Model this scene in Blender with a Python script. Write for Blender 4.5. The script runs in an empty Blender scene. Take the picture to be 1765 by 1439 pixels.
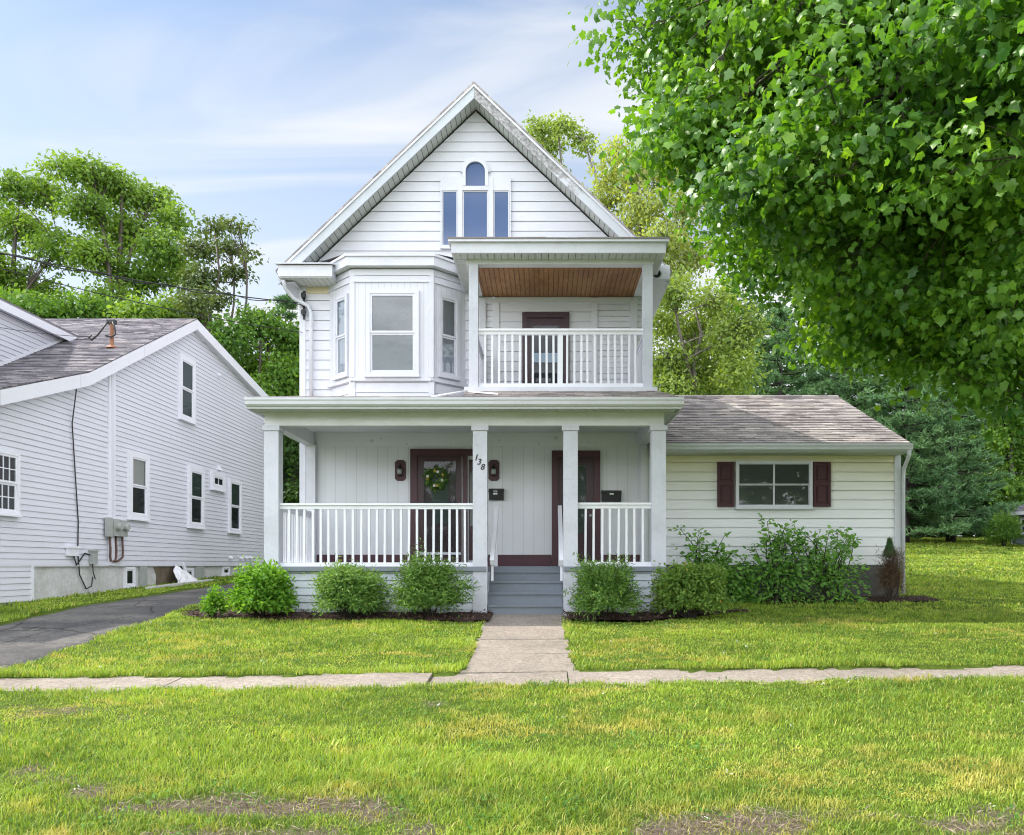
import bpy, math, random
import numpy as np
from mathutils import Vector
R = math.radians
scene = bpy.context.scene
COL = scene.collection
EYE, F, VX, VY = 1.5, 1420.0, 938.0, 974.0

def W(px, py, D):                       # survey helper: a point seen at px,py standing D metres away
    return Vector(((px - VX) * D / F, D, EYE + (VY - py) * D / F))
def XX(px, D): return (px - VX) * D / F
def ZZ(py, D): return EYE + (VY - py) * D / F
def sstep(a, b, x):
    t = np.clip((x - a) / (b - a), 0, 1); return t * t * (3 - 2 * t)

# ------------------------------------------------------------------ terrain
def gz(X, D):
    X = np.asarray(X, float); D = np.asarray(D, float)
    H = 1.847 - 0.0755 * D
    H = np.where(D < 4, 1.545 + (4 - D) * .02, H)
    H = np.where(D > 45, 1.847 - .0755 * 45 - (D - 45) * .015, H)
    Hl = np.where(D > 14.7, .737 - .035 * (D - 14.7), H)
    Hl = np.where(D > 45, .737 - .035 * 30.3 - (D - 45) * .015, Hl)
    k = sstep(-6.3, -4.8, X)
    H = H * k + Hl * (1 - k)
    return EYE - H + .013 * np.clip(X, -12, 12) * (1 - sstep(9, 13, D))

def vnoise(x, y, seed=0):
    x = np.asarray(x, float); y = np.asarray(y, float)
    xi = np.floor(x).astype(np.int64); yi = np.floor(y).astype(np.int64)
    fx = x - xi; fy = y - yi
    fx = fx * fx * (3 - 2 * fx); fy = fy * fy * (3 - 2 * fy)
    def h(a, b):
        n = (a * 374761393 + b * 668265263 + seed * 974634777) & 0xffffffff
        n = ((n ^ (n >> 13)) * 1274126177) & 0xffffffff
        return ((n ^ (n >> 16)) & 0xffff) / 65535.0
    return (h(xi, yi) * (1 - fx) + h(xi + 1, yi) * fx) * (1 - fy) + (h(xi, yi + 1) * (1 - fx) + h(xi + 1, yi + 1) * fx) * fy

# ------------------------------------------------------------------ materials
def newmat(name):
    m = bpy.data.materials.new(name); m.use_nodes = True
    nt = m.node_tree; nt.nodes.clear()
    out = nt.nodes.new('ShaderNodeOutputMaterial')
    return m, nt, out
def N(nt, typ, **kw):
    n = nt.nodes.new(typ)
    for k, v in kw.items():
        if hasattr(n, k): setattr(n, k, v)
        else: n.inputs[k].default_value = v
    return n
def L(nt, a, b): nt.links.new(a, b)
def rgba(c): return (c[0], c[1], c[2], 1.0)
def noise(nt, scale, detail=4, rough=.55, coord='Object', stretch=None):
    tc = N(nt, 'ShaderNodeTexCoord')
    n = N(nt, 'ShaderNodeTexNoise'); n.inputs['Scale'].default_value = scale
    n.inputs['Detail'].default_value = detail; n.inputs['Roughness'].default_value = rough
    if stretch:
        mp = N(nt, 'ShaderNodeMapping'); mp.inputs['Scale'].default_value = stretch
        L(nt, tc.outputs[coord], mp.inputs['Vector']); L(nt, mp.outputs['Vector'], n.inputs['Vector'])
    else: L(nt, tc.outputs[coord], n.inputs['Vector'])
    return n
def ramp(nt, src, a, b, ca, cb):
    r = N(nt, 'ShaderNodeValToRGB'); e = r.color_ramp.elements
    e[0].position = a; e[1].position = b; e[0].color = rgba(ca); e[1].color = rgba(cb)
    L(nt, src, r.inputs['Fac']); return r
def mix(nt, fac, a, b, blend='MIX'):
    m = N(nt, 'ShaderNodeMix', data_type='RGBA', blend_type=blend)
    for s, v in ((m.inputs[0], fac), (m.inputs[6], a), (m.inputs[7], b)):
        if hasattr(v, 'is_output'): L(nt, v, s)
        elif isinstance(v, (int, float)): s.default_value = v
        else: s.default_value = rgba(v)
    return m.outputs[2]
def bsdf(nt, out, col, rough=.6, spec=.4, bump=None, bstr=.2, bdist=.01):
    b = N(nt, 'ShaderNodeBsdfPrincipled')
    if hasattr(col, 'is_output'): L(nt, col, b.inputs['Base Color'])
    else: b.inputs['Base Color'].default_value = rgba(col)
    b.inputs['Roughness'].default_value = rough
    b.inputs['Specular IOR Level'].default_value = spec
    if bump is not None:
        bn = N(nt, 'ShaderNodeBump'); bn.inputs['Strength'].default_value = bstr; bn.inputs['Distance'].default_value = bdist
        L(nt, bump, bn.inputs['Height']); L(nt, bn.outputs['Normal'], b.inputs['Normal'])
    if out is not None: L(nt, b.outputs[0], out.inputs['Surface'])
    return b

def paint(name, col, dirt=(.55, .55, .5), amt=.35, rough=.5, scale=1.3, grain=30, stretch=None, bstr=.08):
    m, nt, out = newmat(name)
    n1 = noise(nt, scale, 6, .65, stretch=stretch)
    r1 = ramp(nt, n1.outputs['Fac'], .46, .78, (0, 0, 0), (1, 1, 1))
    n2 = noise(nt, scale * 9, 5, .7, stretch=stretch)
    r2 = ramp(nt, n2.outputs['Fac'], .5, .8, (0, 0, 0), (1, 1, 1))
    f = N(nt, 'ShaderNodeMath', operation='MULTIPLY_ADD'); L(nt, r1.outputs[0], f.inputs[0]); f.inputs[1].default_value = amt * .6
    g = N(nt, 'ShaderNodeMath', operation='MULTIPLY'); L(nt, r2.outputs[0], g.inputs[0]); g.inputs[1].default_value = amt * .5
    L(nt, g.outputs[0], f.inputs[2])
    c = mix(nt, f.outputs[0], col, tuple(a * b for a, b in zip(col, dirt)))
    n3 = noise(nt, grain, 3, .6, stretch=stretch)
    bsdf(nt, out, c, rough, .35, n3.outputs['Fac'], bstr, .004)
    return m

M = {}
M['white'] = paint('white_vinyl', (.66, .668, .73), (.72, .72, .68), amt=.45, scale=.9)
M['rake'] = paint('rake_paint', (.50, .53, .58), amt=.4, scale=2)
M['trim'] = paint('white_trim', (.64, .648, .71), (.6, .6, .56), amt=.5, scale=1.6)
M['post'] = paint('white_post_paint', (.56, .57, .64), (.6, .6, .58), amt=.7, scale=2.2, grain=18, bstr=.2)
M['beam'] = paint('porch_beam_paint', (.66, .665, .70), (.68, .66, .60), amt=.7, scale=2.0, stretch=(1, 1, 2.5), bstr=.2)
M['rail'] = paint('rail_paint', (.76, .765, .82), (.5, .5, .5), amt=.25, scale=4)
M['porchwall'] = paint('porch_wall_paint', (.70, .705, .76), (.8, .8, .72), amt=.35, scale=1)
M['cream'] = paint('cream_panel', (.62, .55, .38), amt=.2)
M['soffit'] = paint('soffit_grey', (.52, .55, .53), amt=.4, scale=3)
M['burg'] = paint('burgundy_paint', (.072, .026, .036), (.6, .6, .6), amt=.4, rough=.42, scale=4)
M['burgdark'] = paint('burgundy_door', (.045, .018, .026), (.6, .6, .6), amt=.4, rough=.35, scale=4)
M['greyp'] = paint('grey_step_paint', (.20, .225, .265), (.7, .68, .64), amt=.6, scale=5, rough=.6, stretch=(1, 1, 1.5))
M['nvinyl'] = paint('neighbour_vinyl', (.64, .645, .715), (.75, .75, .73), amt=.35, scale=.5, bstr=.04)
M['ntrim'] = paint('neighbour_trim', (.74, .74, .80), amt=.2)
M['skirt'] = paint('skirt_boards', (.68, .72, .81), (.55, .55, .52), amt=.8, scale=3, stretch=(1, 1, 3), bstr=.2)
M['black'] = paint('black_metal', (.014, .014, .016), amt=.2, rough=.4)
M['blackmail'] = paint('mailbox_black', (.012, .012, .013), amt=.2, rough=.35)
M['greymetal'] = paint('grey_meter_metal', (.36, .38, .37), (.5, .42, .3), amt=.6, rough=.5, scale=5)
M['conduit'] = paint('rusty_conduit', (.11, .06, .045), (.5, .5, .5), amt=.6, scale=8)
M['rust'] = paint('rusty_mast', (.30, .13, .07), (.4, .35, .3), amt=.8, scale=6)
M['cable'] = paint('cable_black', (.03, .03, .032), amt=.1)
M['sheet'] = paint('plastic_sheet', (.78, .77, .80), amt=.3, rough=.3)
M['label'] = paint('paper_label', (.75, .75, .75), amt=.1)
M['glassbulb'] = paint('lantern_glass', (.34, .36, .34), amt=.3, rough=.15)
M['yellowfl'] = paint('yellow_petals', (.42, .32, .05), amt=.6, scale=30)
M['whitefl'] = paint('white_petals', (.75, .72, .68), amt=.3, scale=30)
M['blind'] = paint('window_blind', (.15, .155, .155), (.7, .7, .7), amt=.5, scale=1.2, stretch=(.3, 1, 9))
M['curtain'] = paint('grey_curtain', (.30, .31, .315), (.55, .55, .55), amt=1.0, scale=1.6, stretch=(1, 1, 3))
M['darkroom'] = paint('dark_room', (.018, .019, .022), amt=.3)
M['greenroom'] = paint('dark_curtain', (.045, .065, .055), amt=.6, scale=2, stretch=(6, 6, .5))
M['shade'] = paint('pale_window_shade', (.50, .48, .44), amt=.3, scale=2)
M['paleblue'] = paint('pale_door_shade', (.42, .52, .62), amt=.3)
M['bark'] = paint('bark', (.075, .06, .048), (.4, .4, .4), amt=1.2, scale=6, grain=14, stretch=(1, 1, .3), bstr=.9)
M['greybark'] = paint('grey_bark', (.15, .13, .11), (.4, .4, .4), amt=1.2, scale=6, grain=14, stretch=(1, 1, .3), bstr=.9)
M['darkbark'] = paint('dark_bark', (.035, .027, .022), (.4, .4, .4), amt=1, scale=6, grain=14, bstr=.9)
M['greysiding'] = paint('shed_siding', (.22, .25, .30), amt=.3)

def foundation_mat(name, col, stain, s=1.2):
    m, nt, out = newmat(name)
    a = noise(nt, s, 8, .7); b = noise(nt, 14, 6, .75)
    r = ramp(nt, a.outputs['Fac'], .42, .66, col, stain)
    r2 = ramp(nt, b.outputs['Fac'], .3, .75, (.72, .72, .72), (1.05, 1.05, 1.05))
    bsdf(nt, out, mix(nt, 1.0, r.outputs[0], r2.outputs[0], 'MULTIPLY'), .9, .2, b.outputs['Fac'], .5, .01)
    return m
M['found'] = foundation_mat('grey_foundation', (.155, .15, .145), (.10, .095, .09))
M['nfound'] = foundation_mat('parged_foundation', (.68, .68, .69), (.50, .49, .46), .9)
M['brownfound'] = foundation_mat('bare_foundation', (.20, .165, .12), (.13, .10, .07), 3)

def concrete(name, ca, cb, crack=False):
    m, nt, out = newmat(name)
    a = noise(nt, 1.1, 8, .7); b = noise(nt, 55, 5, .8); v = N(nt, 'ShaderNodeTexVoronoi'); v.inputs['Scale'].default_value = 130
    tc = N(nt, 'ShaderNodeTexCoord'); L(nt, tc.outputs['Object'], v.inputs['Vector'])
    r = ramp(nt, a.outputs['Fac'], .35, .7, ca, cb)
    r2 = ramp(nt, b.outputs['Fac'], .36, .66, (.62, .6, .58), (1.16, 1.15, 1.14))
    c = mix(nt, 1.0, r.outputs[0], r2.outputs[0], 'MULTIPLY')
    r3 = ramp(nt, v.outputs['Color'], .1, .9, (.7, .68, .66), (1.12, 1.12, 1.12))
    c = mix(nt, .7, c, r3.outputs[0], 'MULTIPLY')
    d = noise(nt, 17, 6, .8); r4 = ramp(nt, d.outputs['Fac'], .38, .66, (.6, .58, .56), (1.14, 1.14, 1.14)); c = mix(nt, .8, c, r4.outputs[0], 'MULTIPLY')
    if crack:
        e = noise(nt, .7, 5, .6); r5 = ramp(nt, e.outputs['Fac'], .47, .56, (.72, .72, .74), (1.25, 1.22, 1.18)); c = mix(nt, .8, c, r5.outputs[0], 'MULTIPLY')
        v2 = N(nt, 'ShaderNodeTexVoronoi', feature='DISTANCE_TO_EDGE'); v2.inputs['Scale'].default_value = .75; ds = noise(nt, 2.2, 5, .7); mv = mix(nt, .22, tc.outputs['Object'], ds.outputs['Color']); L(nt, mv, v2.inputs['Vector'])
        r6 = ramp(nt, v2.outputs['Distance'], .004, .014, (.3, .3, .3), (1, 1, 1)); c = mix(nt, .85, c, r6.outputs[0], 'MULTIPLY')
    bsdf(nt, out, c, .9, .2, b.outputs['Fac'], .6, .006)
    return m
M['walk'] = concrete('walk_concrete', (.43, .385, .345), (.29, .26, .23))
M['asphalt'] = concrete('driveway_asphalt', (.10, .102, .108), (.20, .195, .19), True)

def shingles(name, cols, sx=.30, sy=.13):
    m, nt, out = newmat(name)
    tc = N(nt, 'ShaderNodeTexCoord')
    br = N(nt, 'ShaderNodeTexBrick'); br.offset = .47; br.squash = 1
    br.inputs['Scale'].default_value = 1; br.inputs['Brick Width'].default_value = sx; br.inputs['Row Height'].default_value = sy
    br.inputs['Mortar Size'].default_value = .004; br.inputs['Bias'].default_value = 0
    br.inputs['Color1'].default_value = (0, 0, 0, 1); br.inputs['Color2'].default_value = (1, 1, 1, 1); br.inputs['Mortar'].default_value = (.1, .1, .1, 1)
    L(nt, tc.outputs['UV'], br.inputs['Vector'])
    r = N(nt, 'ShaderNodeValToRGB'); L(nt, br.outputs['Color'], r.inputs['Fac'])
    e = r.color_ramp.elements; e[0].color = rgba(cols[0]); e[1].color = rgba(cols[-1])
    for i, c in enumerate(cols[1:-1]):
        x = e.new((i + 1) / (len(cols) - 1)); x.color = rgba(c)
    n = noise(nt, .9, 6, .65); r2 = ramp(nt, n.outputs['Fac'], .3, .7, (.72, .72, .76), (1.2, 1.17, 1.12))
    n3 = noise(nt, 70, 4, .8); r3 = ramp(nt, n3.outputs['Fac'], .3, .7, (.65, .65, .65), (1.25, 1.25, 1.25))
    c = mix(nt, 1, r.outputs[0], r2.outputs[0], 'MULTIPLY'); c = mix(nt, 1, c, r3.outputs[0], 'MULTIPLY')
    bsdf(nt, out, c, .9, .25, n3.outputs['Fac'], .6, .006)
    return m
M['shingle'] = shingles('brown_shingles', [(.25, .225, .225), (.34, .31, .31), (.42, .385, .38), (.52, .48, .47)])
M['nshingle'] = shingles('grey_shingles', [(.13, .125, .14), (.20, .19, .215), (.27, .255, .28), (.35, .33, .35)])

def wood_ceiling():
    m, nt, out = newmat('beadboard_ceiling')
    tc = N(nt, 'ShaderNodeTexCoord'); wv = N(nt, 'ShaderNodeTexWave'); wv.bands_direction = 'X'; wv.wave_profile = 'SAW'
    wv.inputs['Scale'].default_value = 3.6; wv.inputs['Distortion'].default_value = 0
    L(nt, tc.outputs['Object'], wv.inputs['Vector'])
    g = ramp(nt, wv.outputs['Fac'], .78, .97, (1, 1, 1), (.18, .16, .14))
    n = noise(nt, 1.3, 6, .7, stretch=(1.2, .5, 1)); r = ramp(nt, n.outputs['Fac'], .3, .7, (.22, .105, .045), (.44, .24, .11))
    n2 = noise(nt, 12, 5, .7, stretch=(4, .4, 1)); r2 = ramp(nt, n2.outputs['Fac'], .3, .7, (.7, .65, .6), (1.2, 1.2, 1.2))
    c = mix(nt, 1, r.outputs[0], r2.outputs[0], 'MULTIPLY'); c = mix(nt, 1, c, g.outputs[0], 'MULTIPLY')
    bsdf(nt, out, c, .6, .25); return m
M['woodceil'] = wood_ceiling()

def beadwall(name='grooved_porch_panel', bw=.2, ca=(.71, .72, .77), cb=(.66, .67, .69)):
    m, nt, out = newmat(name)
    tc = N(nt, 'ShaderNodeTexCoord'); br = N(nt, 'ShaderNodeTexBrick'); br.offset = 0
    br.inputs['Scale'].default_value = 1; br.inputs['Brick Width'].default_value = bw; br.inputs['Row Height'].default_value = 40
    br.inputs['Mortar Size'].default_value = .004; br.inputs['Color1'].default_value = (1, 1, 1, 1); br.inputs['Color2'].default_value = (.97, .97, .97, 1); br.inputs['Mortar'].default_value = (.72, .72, .72, 1)
    L(nt, tc.outputs['UV'], br.inputs['Vector'])
    n = noise(nt, 1.2, 6, .6); r = ramp(nt, n.outputs['Fac'], .35, .75, ca, cb)
    c = mix(nt, 1, r.outputs[0], br.outputs['Color'], 'MULTIPLY')
    bsdf(nt, out, c, .5, .3, br.outputs['Color'], .4, .004); return m
M['bead'] = beadwall(); M['baybead'] = beadwall('bay_panel', .12, (.66, .668, .73), (.62, .63, .68))

def peeling():
    m, nt, out = newmat('peeling_rake_paint')
    n = noise(nt, 3.0, 8, .75, stretch=(1, 1, 1)); n2 = noise(nt, 16, 6, .75, stretch=(1, 1, 1))
    tc = N(nt, 'ShaderNodeTexCoord'); sp = N(nt, 'ShaderNodeSeparateXYZ'); L(nt, tc.outputs['Object'], sp.inputs[0])
    # real wear: the paint has flaked off the upper half of this board
    mr = N(nt, 'ShaderNodeMapRange'); mr.inputs['From Min'].default_value = 7.6; mr.inputs['From Max'].default_value = 9.2
    mr.inputs['To Min'].default_value = -.35; mr.inputs['To Max'].default_value = .16; L(nt, sp.outputs['Z'], mr.inputs['Value'])
    ad = N(nt, 'ShaderNodeMath', operation='ADD'); L(nt, n.outputs['Fac'], ad.inputs[0]); L(nt, mr.outputs[0], ad.inputs[1])
    k = ramp(nt, ad.outputs[0], .46, .56, (0, 0, 0), (1, 1, 1))
    w = ramp(nt, n2.outputs['Fac'], .35, .68, (.16, .15, .15), (.55, .54, .55))
    c = mix(nt, k.outputs[0], (.60, .62, .67), w.outputs[0])
    bsdf(nt, out, c, .7, .25, n2.outputs['Fac'], .5, .01); return m
M['peel'] = peeling()

def stained_siding():
    m, nt, out = newmat('wing_siding')
    n = noise(nt, 1.0, 5, .6, stretch=(.45, 1, 1.8)); r = ramp(nt, n.outputs['Fac'], .35, .7, (0, 0, 0), (1, 1, 1))
    tc = N(nt, 'ShaderNodeTexCoord'); sp = N(nt, 'ShaderNodeSeparateXYZ'); L(nt, tc.outputs['Object'], sp.inputs[0])
    # aged yellowing of the vinyl near the eave
    mr = N(nt, 'ShaderNodeMapRange'); mr.inputs['From Min'].default_value = 2.5; mr.inputs['From Max'].default_value = 3.7; L(nt, sp.outputs['Z'], mr.inputs['Value'])
    mu = N(nt, 'ShaderNodeMath', operation='MULTIPLY_ADD'); L(nt, r.outputs[0], mu.inputs[0]); mu.inputs[1].default_value = .35; L(nt, mr.outputs[0], mu.inputs[2])
    mu2 = N(nt, 'ShaderNodeMath', operation='MULTIPLY', use_clamp=True); L(nt, mu.outputs[0], mu2.inputs[0]); L(nt, mr.outputs[0], mu2.inputs[1])
    c = mix(nt, mu2.outputs[0], (.84, .845, .88), (.72, .66, .42))
    n3 = noise(nt, 30, 3); bsdf(nt, out, c, .5, .3, n3.outputs['Fac'], .06, .004); return m
M['wing'] = stained_siding()

def glass(name, refl=.10, tint=(.8, .84, .86), fs=1.0):
    m, nt, out = newmat(name)
    t = N(nt, 'ShaderNodeBsdfTransparent'); t.inputs[0].default_value = rgba(tint)
    g = N(nt, 'ShaderNodeBsdfGlossy'); g.inputs['Roughness'].default_value = .03; g.inputs[0].default_value = (.95, .97, 1, 1)
    n = noise(nt, 1.6, 2); bn = N(nt, 'ShaderNodeBump'); bn.inputs['Strength'].default_value = .03; bn.inputs['Distance'].default_value = .02
    L(nt, n.outputs['Fac'], bn.inputs['Height']); L(nt, bn.outputs[0], g.inputs['Normal'])
    fr = N(nt, 'ShaderNodeFresnel'); fr.inputs[0].default_value = 1.5
    ad = N(nt, 'ShaderNodeMath', operation='MULTIPLY_ADD'); L(nt, fr.outputs[0], ad.inputs[0]); ad.inputs[1].default_value = fs; ad.inputs[2].default_value = refl
    mx = N(nt, 'ShaderNodeMixShader'); L(nt, ad.outputs[0], mx.inputs[0]); L(nt, t.outputs[0], mx.inputs[1]); L(nt, g.outputs[0], mx.inputs[2])
    L(nt, mx.outputs[0], out.inputs['Surface']); return m
M['glass'] = glass('window_glass', .02)
M['glassdoor'] = glass('door_glass', .0, fs=.55)
def blueglass():
    m, nt, out = newmat('sky_painted_glass')  # blue of the reflected sky is put into the pane's base colour
    n = noise(nt, .8, 3); c = ramp(nt, n.outputs['Fac'], .3, .7, (.032, .075, .19), (.05, .105, .25))
    b = bsdf(nt, out, c.outputs[0], .06, .6); return m
M['blueglass'] = blueglass()

def leafmat(name, ca, cb, cc=None, trans=.4, tcol=None, rough=.55, spec=.2):
    m, nt, out = newmat(name)
    at = N(nt, 'ShaderNodeAttribute'); at.attribute_name = 'rnd'
    r = N(nt, 'ShaderNodeValToRGB'); e = r.color_ramp.elements; e[0].color = rgba(ca); e[1].color = rgba(cb)
    if cc is not None: x = e.new(.93); x.color = rgba(cb); e[2].color = rgba(cc)
    L(nt, at.outputs['Fac'], r.inputs['Fac'])
    b = bsdf(nt, None, r.outputs[0], rough, spec)
    t = N(nt, 'ShaderNodeBsdfTranslucent')
    tc = mix(nt, 1.0, r.outputs[0], tcol or (1.9, 1.75, .5), 'MULTIPLY'); L(nt, tc, t.inputs[0])
    mx = N(nt, 'ShaderNodeMixShader'); mx.inputs[0].default_value = trans
    L(nt, b.outputs[0], mx.inputs[1]); L(nt, t.outputs[0], mx.inputs[2]); L(nt, mx.outputs[0], out.inputs['Surface'])
    return m
M['maple'] = leafmat('maple_leaves', (.036, .125, .03), (.17, .325, .042), (.28, .44, .04), trans=.42, tcol=(1.7, 1.75, .4), rough=.38, spec=.45)
M['ash'] = leafmat('ash_leaves', (.085, .17, .035), (.21, .33, .06), trans=.42)
M['locust'] = leafmat('pale_leaves', (.17, .22, .07), (.34, .41, .13), trans=.4)
M['midpale'] = leafmat('mid_leaves', (.12, .19, .05), (.26, .355, .085), trans=.4)
M['sparse'] = leafmat('olive_leaves', (.05, .085, .03), (.13, .18, .06), trans=.3)
M['bushy'] = leafmat('bushy_leaves', (.045, .12, .022), (.15, .275, .045), trans=.38)
M['pine'] = leafmat('pine_needles', (.05, .13, .055), (.19, .325, .13), trans=.2, tcol=(1.2, 1.2, .8))
M['darkgreen'] = leafmat('dark_leaves', (.018, .055, .015), (.06, .13, .028), trans=.3)
M['privet'] = leafmat('bright_shrub_leaves', (.065, .19, .025), (.21, .39, .045), trans=.4)
M['yew'] = leafmat('yew_leaves', (.06, .155, .035), (.20, .325, .07), (.24, .15, .055), trans=.3)
M['redtip'] = leafmat('red_tipped_leaves', (.075, .175, .035), (.22, .32, .065), (.42, .20, .06), trans=.3)
M['sapling'] = leafmat('sapling_leaves', (.07, .20, .04), (.22, .42, .075), trans=.35, spec=.5)
M['deadthuja'] = leafmat('dead_twigs', (.07, .045, .03), (.17, .11, .07), trans=.1)
M['thujatop'] = leafmat('thuja_green', (.03, .08, .03), (.08, .15, .05), trans=.2)

M['clover'] = leafmat('clover_leaves', (.045, .13, .022), (.13, .27, .045), trans=.3)
M['petal'] = leafmat('clover_petals', (.6, .6, .55), (.8, .8, .75), trans=.2, tcol=(1, 1, 1))
def grassmat():
    m, nt, out = newmat('grass_blades')
    at = N(nt, 'ShaderNodeAttribute'); at.attribute_name = 'rnd'
    ay = N(nt, 'ShaderNodeAttribute'); ay.attribute_name = 'dry'
    r = ramp(nt, at.outputs['Fac'], .0, 1.0, (.05, .13, .018), (.43, .58, .075))
    d = ramp(nt, at.outputs['Fac'], .0, 1.0, (.42, .38, .09), (.72, .58, .20))
    c = mix(nt, ay.outputs['Fac'], r.outputs[0], d.outputs[0])
    b = bsdf(nt, None, c, .5, .3)
    t = N(nt, 'ShaderNodeBsdfTranslucent'); L(nt, mix(nt, 1, c, (1.5, 1.4, .6), 'MULTIPLY'), t.inputs[0])
    mx = N(nt, 'ShaderNodeMixShader'); mx.inputs[0].default_value = .35
    L(nt, b.outputs[0], mx.inputs[1]); L(nt, t.outputs[0], mx.inputs[2]); L(nt, mx.outputs[0], out.inputs['Surface'])
    return m
M['grass'] = grassmat()
def groundmat():
    m, nt, out = newmat('lawn_soil')
    a = noise(nt, .5, 6, .6); b = noise(nt, 9, 6, .7); c3 = noise(nt, 60, 4, .8, stretch=(1, 1, 1))
    g = ramp(nt, b.outputs['Fac'], .3, .7, (.05, .08, .012), (.11, .16, .024))
    s = ramp(nt, c3.outputs['Fac'], .3, .72, (.06, .045, .035), (.22, .175, .135))
    at = N(nt, 'ShaderNodeAttribute'); at.attribute_name = 'bare'
    c = mix(nt, at.outputs['Fac'], g.outputs[0], s.outputs[0])
    bsdf(nt, out, c, .95, .1, c3.outputs['Fac'], .8, .02); return m
M['ground'] = groundmat()
def mulchmat():
    m, nt, out = newmat('bark_mulch')
    b = noise(nt, 45, 6, .8); r = ramp(nt, b.outputs['Fac'], .35, .68, (.022, .013, .011), (.12, .075, .06))
    bsdf(nt, out, r.outputs[0], .9, .2, b.outputs['Fac'], 1, .03); return m
M['mulch'] = mulchmat()
M['chips'] = leafmat('mulch_chips', (.025, .014, .012), (.13, .08, .062), (.28, .2, .15), trans=0)
M['straw'] = leafmat('dead_thatch', (.13, .10, .075), (.34, .275, .21), trans=.1, tcol=(1, 1, 1))

# ------------------------------------------------------------------ mesh building
class Fr:                                            # a wall frame: u along the wall, v up, n outwards
    def __init__(s, o, u, n): s.o = Vector(o); s.u = Vector(u).normalized(); s.n = Vector(n).normalized()
    def at(s, u, v, n=0): return s.o + s.u * u + s.n * n + Vector((0, 0, v))
def front(D): return Fr((0, D, 0), (1, 0, 0), (0, -1, 0))

class MB:
    def __init__(s): s.v = []; s.f = []; s.uv = []
    def face(s, pts, uv=None):
        i = len(s.v); s.v += [tuple(p) for p in pts]; s.f.append(list(range(i, i + len(pts))))
        s.uv += list(uv) if uv else [(p[0], p[2]) for p in pts]
        return s
    def hexa(s, p):                                  # 8 points: bottom 4, top 4
        for q in ((0, 3, 2, 1), (4, 5, 6, 7), (0, 1, 5, 4), (1, 2, 6, 5), (2, 3, 7, 6), (3, 0, 4, 7)): s.face([p[k] for k in q])
        return s
    def box(s, x0, x1, y0, y1, z0, z1):
        return s.hexa([(x0, y0, z0), (x1, y0, z0), (x1, y1, z0), (x0, y1, z0), (x0, y0, z1), (x1, y0, z1), (x1, y1, z1), (x0, y1, z1)])
    def fbox(s, fr, u0, u1, v0, v1, n0, n1):
        return s.hexa([fr.at(u0, v0, n1), fr.at(u1, v0, n1), fr.at(u1, v0, n0), fr.at(u0, v0, n0), fr.at(u0, v1, n1), fr.at(u1, v1, n1), fr.at(u1, v1, n0), fr.at(u0, v1, n0)])
    def prism(s, poly, off):                          # closed polygon extruded along off
        off = Vector(off); a = [Vector(p) for p in poly]; b = [p + off for p in a]
        s.face(a[::-1]); s.face(b); n = len(a)
        for i in range(n): j = (i + 1) % n; s.face([a[i], a[j], b[j], b[i]])
        return s
    def tube(s, pts, rad, k=6, caps=True):
        pts = [Vector(p) for p in pts]; n = len(pts); rings = []
        if not hasattr(rad, '__len__'): rad = [rad] * n
        prev = None
        for i in range(n):
            t = (pts[min(i + 1, n - 1)] - pts[max(i - 1, 0)])
            t = t.normalized() if t.length > 1e-9 else Vector((0, 0, 1))
            a = prev if prev is not None else (Vector((1, 0, 0)) if abs(t.x) < .8 else Vector((0, 1, 0)))
            a = (a - t * a.dot(t)); a = a.normalized() if a.length > 1e-6 else t.orthogonal().normalized(); prev = a; b = t.cross(a)
            base = len(s.v)
            for j in range(k):
                w = 2 * math.pi * j / k; s.v.append(tuple(pts[i] + (a * math.cos(w) + b * math.sin(w)) * rad[i]))
            rings.append(base)
        def add(ix): s.f.append(ix); s.uv += [(s.v[q][0], s.v[q][2]) for q in ix]
        for i in range(n - 1):
            for j in range(k): add([rings[i] + j, rings[i] + (j + 1) % k, rings[i + 1] + (j + 1) % k, rings[i + 1] + j])
        if caps: add([rings[0] + j for j in range(k)][::-1]); add([rings[-1] + j for j in range(k)])
        return s
    def sphere(s, c, r, sx=1, sy=1, sz=1, nu=10, nv=6):
        c = Vector(c)
        def p(i, j): th = math.pi * i / nv; ph = 2 * math.pi * j / nu; return c + Vector((r * sx * math.sin(th) * math.cos(ph), r * sy * math.sin(th) * math.sin(ph), r * sz * math.cos(th)))
        for i in range(nv):
            for j in range(nu):
                q = [p(i, j), p(i + 1, j), p(i + 1, j + 1), p(i, j + 1)]
                if i == 0: q = [q[0], q[1], q[2]]
                elif i == nv - 1: q = [q[0], q[1], q[3]]
                s.face(q)
        return s
    def build(s, name, mat, parent=None, smooth=False, loc=None):
        me = bpy.data.meshes.new(name); me.from_pydata(s.v, [], s.f)
        uvl = me.uv_layers.new(name='UVMap'); flat = np.array(s.uv, dtype=np.float32).ravel()
        if len(flat) == len(me.loops) * 2: uvl.data.foreach_set('uv', flat)
        me.materials.append(M[mat] if isinstance(mat, str) else mat)
        if smooth: me.polygons.foreach_set('use_smooth', [True] * len(me.polygons))
        me.update()
        o = bpy.data.objects.new(name, me); COL.objects.link(o)
        if parent is not None:
            o.parent = parent
            if parent.parent is None: o.matrix_parent_inverse = parent.matrix_basis.inverted()
        return o

def tag(o, label=None, cat=None, group=None, kind=None):
    for k, v in (('label', label), ('category', cat), ('group', group), ('kind', kind)):
        if v: o[k] = v
    return o
def thing(name, label, cat, loc, group=None):
    o = bpy.data.objects.new(name, None); COL.objects.link(o); o.location = loc; o.empty_display_size = .2
    return tag(o, label, cat, group)

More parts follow.
